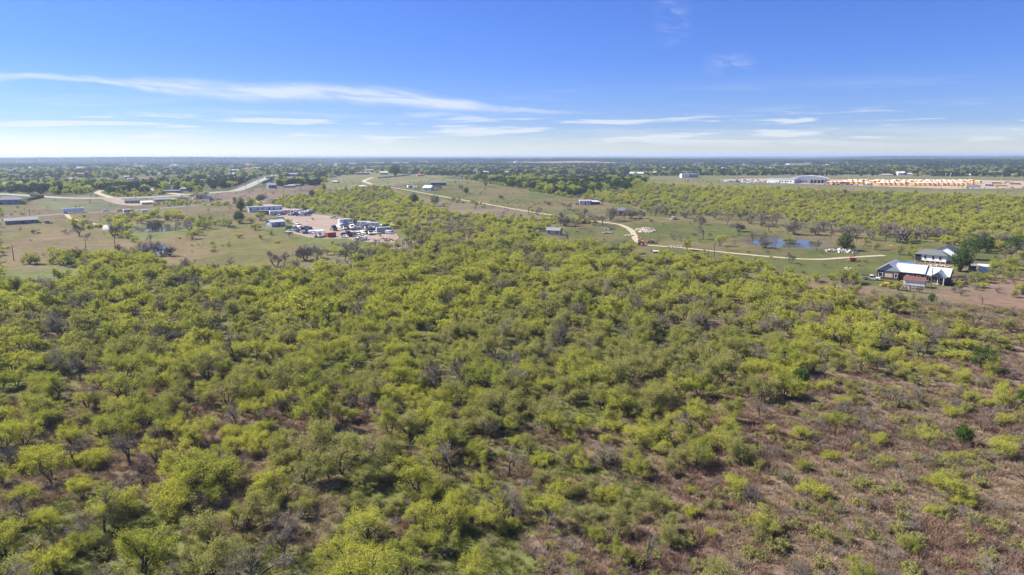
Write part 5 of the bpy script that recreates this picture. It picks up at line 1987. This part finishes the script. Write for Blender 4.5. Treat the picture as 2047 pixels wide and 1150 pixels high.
MIX = [RUBBLE, SCRAP, WHITE, STEEL]
heap('rubble_heap', 'pale rubble heap on the green pasture by the dirt road bend', 1291, 461, 44, 22, 1.6, RUBBLE, 170, [RUBBLE, TANW])
heap('brush_heap', 'grey brushwood heap at the scrub edge', 1346, 438, 20, 12, 1.6, WOODM, 90, [WOODM, RUBBLE], (.1, 1.6))
heap('rubble_heap', 'small rubble spill on the outside of the dirt road bend', 1258, 472, 20, 5, .5, RUBBLE, 50, [RUBBLE])
heap('log_heap', 'reddish timber heap behind the orange excavator', 1299, 486, 26, 5, 1.0, WOODM, 70, [WOODM, BRNR], (.2, 1.8))
heap('rubble_heap', 'row of pale stones along the dirt road', 1350, 494, 36, 3, .6, RUBBLE, 50, [RUBBLE])
heap('scrap_heap', 'scattered white and dark junk heap beside the farm pond', 1680, 503, 60, 9, 1.2, SCRAP, 150, MIX)
heap('scrap_heap', 'mixed scrap heap at the near edge of the truck yard', 722, 480, 34, 9, 1.5, SCRAP, 130, MIX)
heap('soil_heap', 'sandy soil mound strewn with scrap in the truck yard', 768, 481, 42, 11, 1.0, SAND, 60, [SCRAP, STEEL])
heap('scrap_heap', 'scrap heap between the storage cabin and parked cars', 581, 430, 14, 10, 2.0, SCRAP, 80, MIX)
heap('scrap_heap', 'scrap heap at the foot of the white cottage piers', 1877, 533, 60, 3, .5, SCRAP, 90, [RUBBLE, SCRAP, TANW])
heap('scrap_heap', 'farm scrap heap along the bare trees by the dirt road', 1216, 458, 30, 8, 1.0, SCRAP, 60, [STEEL, SCRAP])
heap('soil_heap', 'dark fresh soil mound past the ranch house end', 1922, 562, 40, 7, .7, SOILD, 20, [SOILD])
heap('scrap_heap', 'dark junk beside the cream shed', 1078, 470, 22, 4, .8, SCRAP, 40, [STEEL, SCRAP])
heap('scrap_heap', 'broken lumber beside the gutted white cabin', 1155, 409, 10, 4, 1.6, SCRAP, 30, [WOODM, STEEL])
heap('soil_heap', 'burnt dark heap on the lawn near the ranch house', 1690, 559, 17, 4, 1.1, SOILD, 30, [SOILD, STEEL])
heap('soil_heap', 'pale sandy mound on the lawn near the ranch house', 1697, 539, 20, 5, .3, SAND, 10, [SAND])
heap('scrap_heap', 'timber and blocks strewn under the rusty roofed outbuilding', 1820, 577, 40, 2, .3, SCRAP, 50, [RUBBLE, WOODM])

# grey tarp shed (half round) by the driveway
p, rz, s_ = face(222, 460, 20)
e = empty('tarp_shed', p, rz, 'grey half-round tarp shed at the end of the narrow driveway', 'shed')
prof = [(3.2 * math.cos(t), 2.9 * math.sin(t)) for t in np.linspace(math.pi, 0, 13)]
MB().prism(prof, -5, 5).build('cover', GREYW, e)
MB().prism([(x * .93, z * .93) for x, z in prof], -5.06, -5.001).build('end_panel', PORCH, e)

# white tub, timber trailer, water tank on legs
p, rz, s_ = face(1072, 473, 10)
e = empty('bathtub', p, rz, 'white tub lying in grass near the cream shed', 'tub')
t_ = MB().prism([(-1.0, 0), (1.0, 0), (1.15, .7), (-1.15, .7)], -.5, .5)
t_.build('basin', WHITE, e)
MB().box(-1.2, 1.2, -.56, .56, .701, .78).build('rim', WHITE, e)
p, rz, s_ = face(1780, 499, 0)
e = empty('water_tank', p, rz, 'yellow tank on short legs at the lawn edge', 'tank')
MB().box(-.7, .7, -.7, .7, .5, 2.0).build('tank', YEL, e)
for x in (-.6, .6):
    for y in (-.6, .6):
        MB().box(x - .06, x + .06, y - .06, y + .06, -.1, .5).build('leg', STEEL, e)

# excavator
p, rz, s_ = face(1281, 490, -100)
e = empty('excavator', p, rz, 'orange tracked excavator digging at the dirt road bend', 'excavator')
for s in (-1, 1):
    MB().prism([(-2, .1), (-1.7, 0), (1.7, 0), (2, .1), (2.1, .5), (1.8, .9), (-1.8, .9), (-2.1, .5)], s * 1.2 - .3, s * 1.2 + .3).build('track', STEEL, e)
bd = MB().prism([(-2.3, 1.0), (1.2, 1.0), (1.2, 1.7), (-2.0, 2.1), (-2.3, 1.9)], -1.3, 1.3).build('body', ORNG, e)
cb = MB().prism([(-.2, 1.7), (1.3, 1.7), (1.1, 2.9), (-.2, 2.95)], -1.25, -.2).build('cab', GLASS, e)
MB().box(-.3, 1.2, -1.3, -.15, 2.951, 3.05).build('roof', ORNG, cb)
MB().bar((1.0, .3, 1.6), (3.3, .3, 4.6), .45).build('boom', ORNG, e)
MB().bar((3.2, .3, 4.6), (5.0, .3, 2.3), .34).build('arm', ORNG, e)
MB().prism([(4.6, 2.4), (5.5, 2.2), (5.3, 1.2), (4.5, 1.0), (4.2, 1.6)], -.2, .8).build('bucket', STEEL, e)

# yellow loader tractor
p, rz, s_ = face(1777, 573, 175)
e = empty('tractor', p, rz, 'yellow loader tractor parked before the ranch house', 'tractor')
MB().prism([(-1.6, .7), (1.6, .7), (1.6, 1.35), (.2, 1.45), (-.1, 1.1), (-1.6, 1.1)], -.45, .45).build('body', YEL, e)
wheels(e, (-1.1,), .75, .7, .4)
wheels(e, (1.25,), .65, .42, .3)
MB().box(-.9, -.3, -.3, .3, 1.1, 1.6).build('seat', BLK, e)
for s in (-.55, .55):
    MB().bar((-.2, s, 1.3), (2.3, s, .7), .14).build('loader_arm', YEL, e)
MB().prism([(2.2, .2), (2.9, .1), (2.9, .2), (2.4, .35), (2.35, .9), (2.2, .9)], -1, 1).build('bucket', YEL, e)

# red farm trailer, timber stack
p, rz, s_ = face(1706, 523, 10)
e = empty('farm_trailer', p, rz, 'red farm trailer loaded with scrap beside the dirt road end', 'trailer')
MB().box(-2.4, 2.0, -1, 1, .7, .85).build('deck', WOODM, e)
MB().box(-1.6, .8, -.8, .8, .86, 1.6).build('load', REDP, e)
MB().bar((2.0, 0, .7), (3.4, 0, .5), .12).build('hitch', STEEL, e)
wheels(e, (-.6, .3), .95, .35)
for (a, b, lab) in ((1214, 467, 'long grey flat trailer in grass by the dirt road bend'), (1316, 505, 'white flat trailer in scrub below the dirt road')):
    p, rz, s_ = face(a, b, 12)
    e = empty('flat_trailer', p, rz, lab, 'trailer')
    MB().box(-3.0, 2.6, -1.1, 1.1, .6, .78).build('deck', GALV if a < 1300 else WHITE, e)
    MB().bar((2.6, 0, .6), (4.0, 0, .5), .12).build('hitch', STEEL, e)
    wheels(e, (-.9, 0), 1.0, .36)

# ------------------------------------------------------------------ single trees of the pastures
BT = [(552, 534, 33), (568, 532, 30), (611, 521, 30), (634, 517, 27), (641, 519, 24), (704, 512, 34), (458, 541, 27), (424, 546, 20), (375, 552, 34), (347, 555, 26), (362, 553, 24),
      (312, 511, 26), (296, 512, 22), (322, 508, 26), (285, 504, 20), (158, 472, 20), (175, 481, 12), (155, 522, 26), (142, 518, 20), (178, 474, 10), (228, 474, 26), (236, 466, 22),
      (308, 462, 20), (322, 463, 24), (350, 462, 22), (378, 462, 24), (300, 486, 18), (340, 512, 20), (240, 505, 18), (255, 510, 16), (130, 468, 10), (40, 464, 10), (67, 467, 8),
      (1220, 442, 28), (1205, 452, 26), (1190, 450, 22), (1247, 440, 22), (1260, 437, 20), (1281, 437, 18), (1310, 432, 24), (1330, 430, 22), (1300, 431, 18), (1370, 436, 14),
      (1402, 450, 20), (1406, 479, 30), (1347, 480, 16), (1454, 450, 22), (1476, 463, 18), (1521, 452, 26), (1536, 462, 22), (1547, 450, 22), (1575, 469, 22), (1588, 469, 24), (1592, 455, 16),
      (1520, 487, 26), (1505, 480, 18), (1660, 478, 24), (1700, 475, 26), (1687, 470, 20), (1663, 462, 22), (1740, 480, 24), (1770, 482, 30), (1795, 485, 30), (1812, 482, 30), (1830, 484, 26),
      (1850, 478, 30), (1760, 470, 26), (1780, 468, 24), (1875, 480, 28), (1895, 482, 24), (1581, 527, 22), (1705, 520, 20), (1940, 490, 26), (1958, 486, 26), (1985, 492, 30), (2010, 492, 28),
      (1712, 484, 22), (1632, 470, 20), (1645, 460, 20), (1128, 418, 14), (1137, 420, 16), (1090, 409, 9), (1096, 410, 8), (1168, 430, 14), (1150, 428, 12), (1075, 430, 14), (925, 384, 16),
      (1001, 398, 9), (1500, 447, 24), (1480, 440, 20), (1430, 438, 18), (1385, 432, 18), (1130, 452, 22), (1118, 444, 20), (1150, 456, 20), (1165, 446, 22), (480, 410, 18), (523, 406, 18), (875, 381, 14),
      (579, 475, 14), (542, 469, 10), (1632, 500, 22), (1530, 496, 18), (640, 440, 1)]
for i, (a, b, h) in enumerate(BT[:-1]):
    p = at(a, b)
    k = i % 5
    s = h * mpp(p) / BARE[k][3]
    wx = min(1.6, max(.9, rng.uniform(1.0, 1.35)))
    where = 'in the dry field' if a < 460 and b > 465 else 'near the truck yard' if a < 800 else 'on the pasture by the dirt road' if a < 1420 else 'on the pasture round the farm pond'
    tree_thing('bare_tree', 'leafless %s %s' % (('two-stemmed grey tree', 'straight-trunked grey tree', 'many-stemmed grey bush tree', 'three-stemmed grey tree', 'tall slim grey tree')[k], where),
               'tree', 'leafless trees of the fields', BAREF[k], (p.x, p.y, p.z - .05), rng.uniform(0, 6.28), (s * wx, s))
GT = [(477, 476, 10, 2), (250, 453, 22, 0), (225, 470, 16, 1), (240, 462, 22, 0), (398, 458, 20, 1), (410, 456, 18, 8), (278, 492, 12, 0), (385, 478, 18, 4), (395, 470, 18, 0), (576, 446, 9, 4),
      (541, 470, 8, 4), (420, 445, 16, 1), (450, 452, 18, 4), (430, 450, 14, 0), (455, 455, 20, 3), (405, 450, 22, 1), (483, 440, 16, 1), (270, 484, 12, 2),
      (1439, 492, 26, 5), (1373, 500, 22, 1), (1575, 490, 18, 4), (1830, 520, 24, 4), (1800, 510, 22, 3), (1820, 505, 20, 1), (1990, 545, 26, 4), (1750, 500, 18, 3), (1730, 492, 18, 1), (1700, 500, 12, 2),
      (424, 504, 8, 7), (424, 488, 6, 7), (655, 510, 17, 0), (668, 509, 17, 0), (680, 512, 15, 4), (520, 440, 16, 4), (505, 448, 16, 3), (510, 460, 14, 4), (335, 440, 20, 0), (348, 436, 18, 2), (310, 434, 20, 0)]
for i, (a, b, h, k) in enumerate(GT):
    p = at(a, b)
    s = h * mpp(p) / NEAR[k][3]
    where = 'near the farm pond' if a > 1400 else 'by the truck yard' if a > 470 else 'in the dry field by the ponds'
    lk = {'lime': 'lime-green', 'green': 'fresh-green', 'olive': 'olive-green'}[NEAR[k][4]]
    tree_thing('mesquite_tree', 'lone %s mesquite standing %s' % (lk, where), 'tree', 'lone mesquites of the fields', NEAR[k][:2], (p.x, p.y, p.z - .05), rng.uniform(0, 6.28), s)
DT = [(1918, 543, 44, 1, 'big dark green oak beside the white cottage'), (1934, 519, 42, 2, 'tall dark green oak behind the white cottage'), (1957, 505, 34, 0, 'round dark green tree on the lawn past the oak'),
      (1975, 502, 24, 1, 'bushy green tree beside the lawn poles'), (2030, 510, 40, 1, 'dark green thicket oak at the lawn end'), (1965, 742, 52, 2, 'solitary dark green cedar in the brown brush'),
      (1924, 889, 40, 1, 'round dark green cedar bush on the bare brown ground'), (482, 422, 20, 1, 'dark green tree left of the mobile home'.replace(' left of', ' next to')), (500, 420, 18, 2, 'dark green tree at the gable of the mobile home'),
      (624, 394, 14, 1, 'round dark green tree on the grey road verge'), (599, 396, 9, 0, 'small dark cedar on the grey road verge'), (828, 408, 20, 1, 'dark oak below the dirt road'), (870, 412, 22, 2, 'green oak below the dirt road'),
      (790, 352, 22, 1, 'broad dark tree crowning the hilltop'), (469, 404, 10, 0, 'small dark cedar by the brown field'), (648, 382, 12, 0, 'slim dark cedar on the brown field edge'),
      (971, 373, 10, 0, 'dark bush at the top of the pasture'), (932, 387, 12, 1, 'dark bush on the open pasture'), (1862, 606, 20, 0, 'dark green bush in the brush below the outbuilding'),
      (1803, 614, 18, 1, 'dark green shrub under bare trees below the outbuilding'), (1600, 770, 36, 1, 'dark shrub deep in the scrub thicket'), (2047, 810, 34, 1, 'dark cedar at the brown brush margin'),
      (478, 446, 24, 1, 'grey-green oak in the paddock beside the office cabin'), (1688, 500, 32, 1, 'dark oak at the end of the farm pond')]
for (a, b, h, k, lab) in DT:
    p = at(a, b)
    s = h * mpp(p) / EVER[k][3]
    wx = 1.15 if k != 0 else 1.0
    tree_thing('oak_tree' if 'oak' in lab else 'evergreen_tree', lab, 'tree', None, EVER[k][:2], (p.x, p.y, p.z - .05), rng.uniform(0, 6.28), (s * wx, s))
#@@END

# ------------------------------------------------------------------ haze
hz = MB().box(-26000, 26000, -26000, 26000, -8, 78).build('haze', mat('haze_dummy', (1, 1, 1)))
hz.data.materials.clear()
hm = bpy.data.materials.new('haze_air')
hm.use_nodes = True
hm.node_tree.nodes.clear()
ho = hm.node_tree.nodes.new('ShaderNodeOutputMaterial')
hv = hm.node_tree.nodes.new('ShaderNodeVolumePrincipled')
hv.inputs['Color'].default_value = (.58, .73, .97, 1)
hv.inputs['Density'].default_value = 1.2e-4
hv.inputs['Anisotropy'].default_value = .25
hm.node_tree.links.new(hv.outputs[0], ho.inputs['Volume'])
hm.cycles.homogeneous_volume = True
hz.data.materials.append(hm)
tag(hz, 'thin pale blue haze over the whole plain', 'haze', kind='stuff')
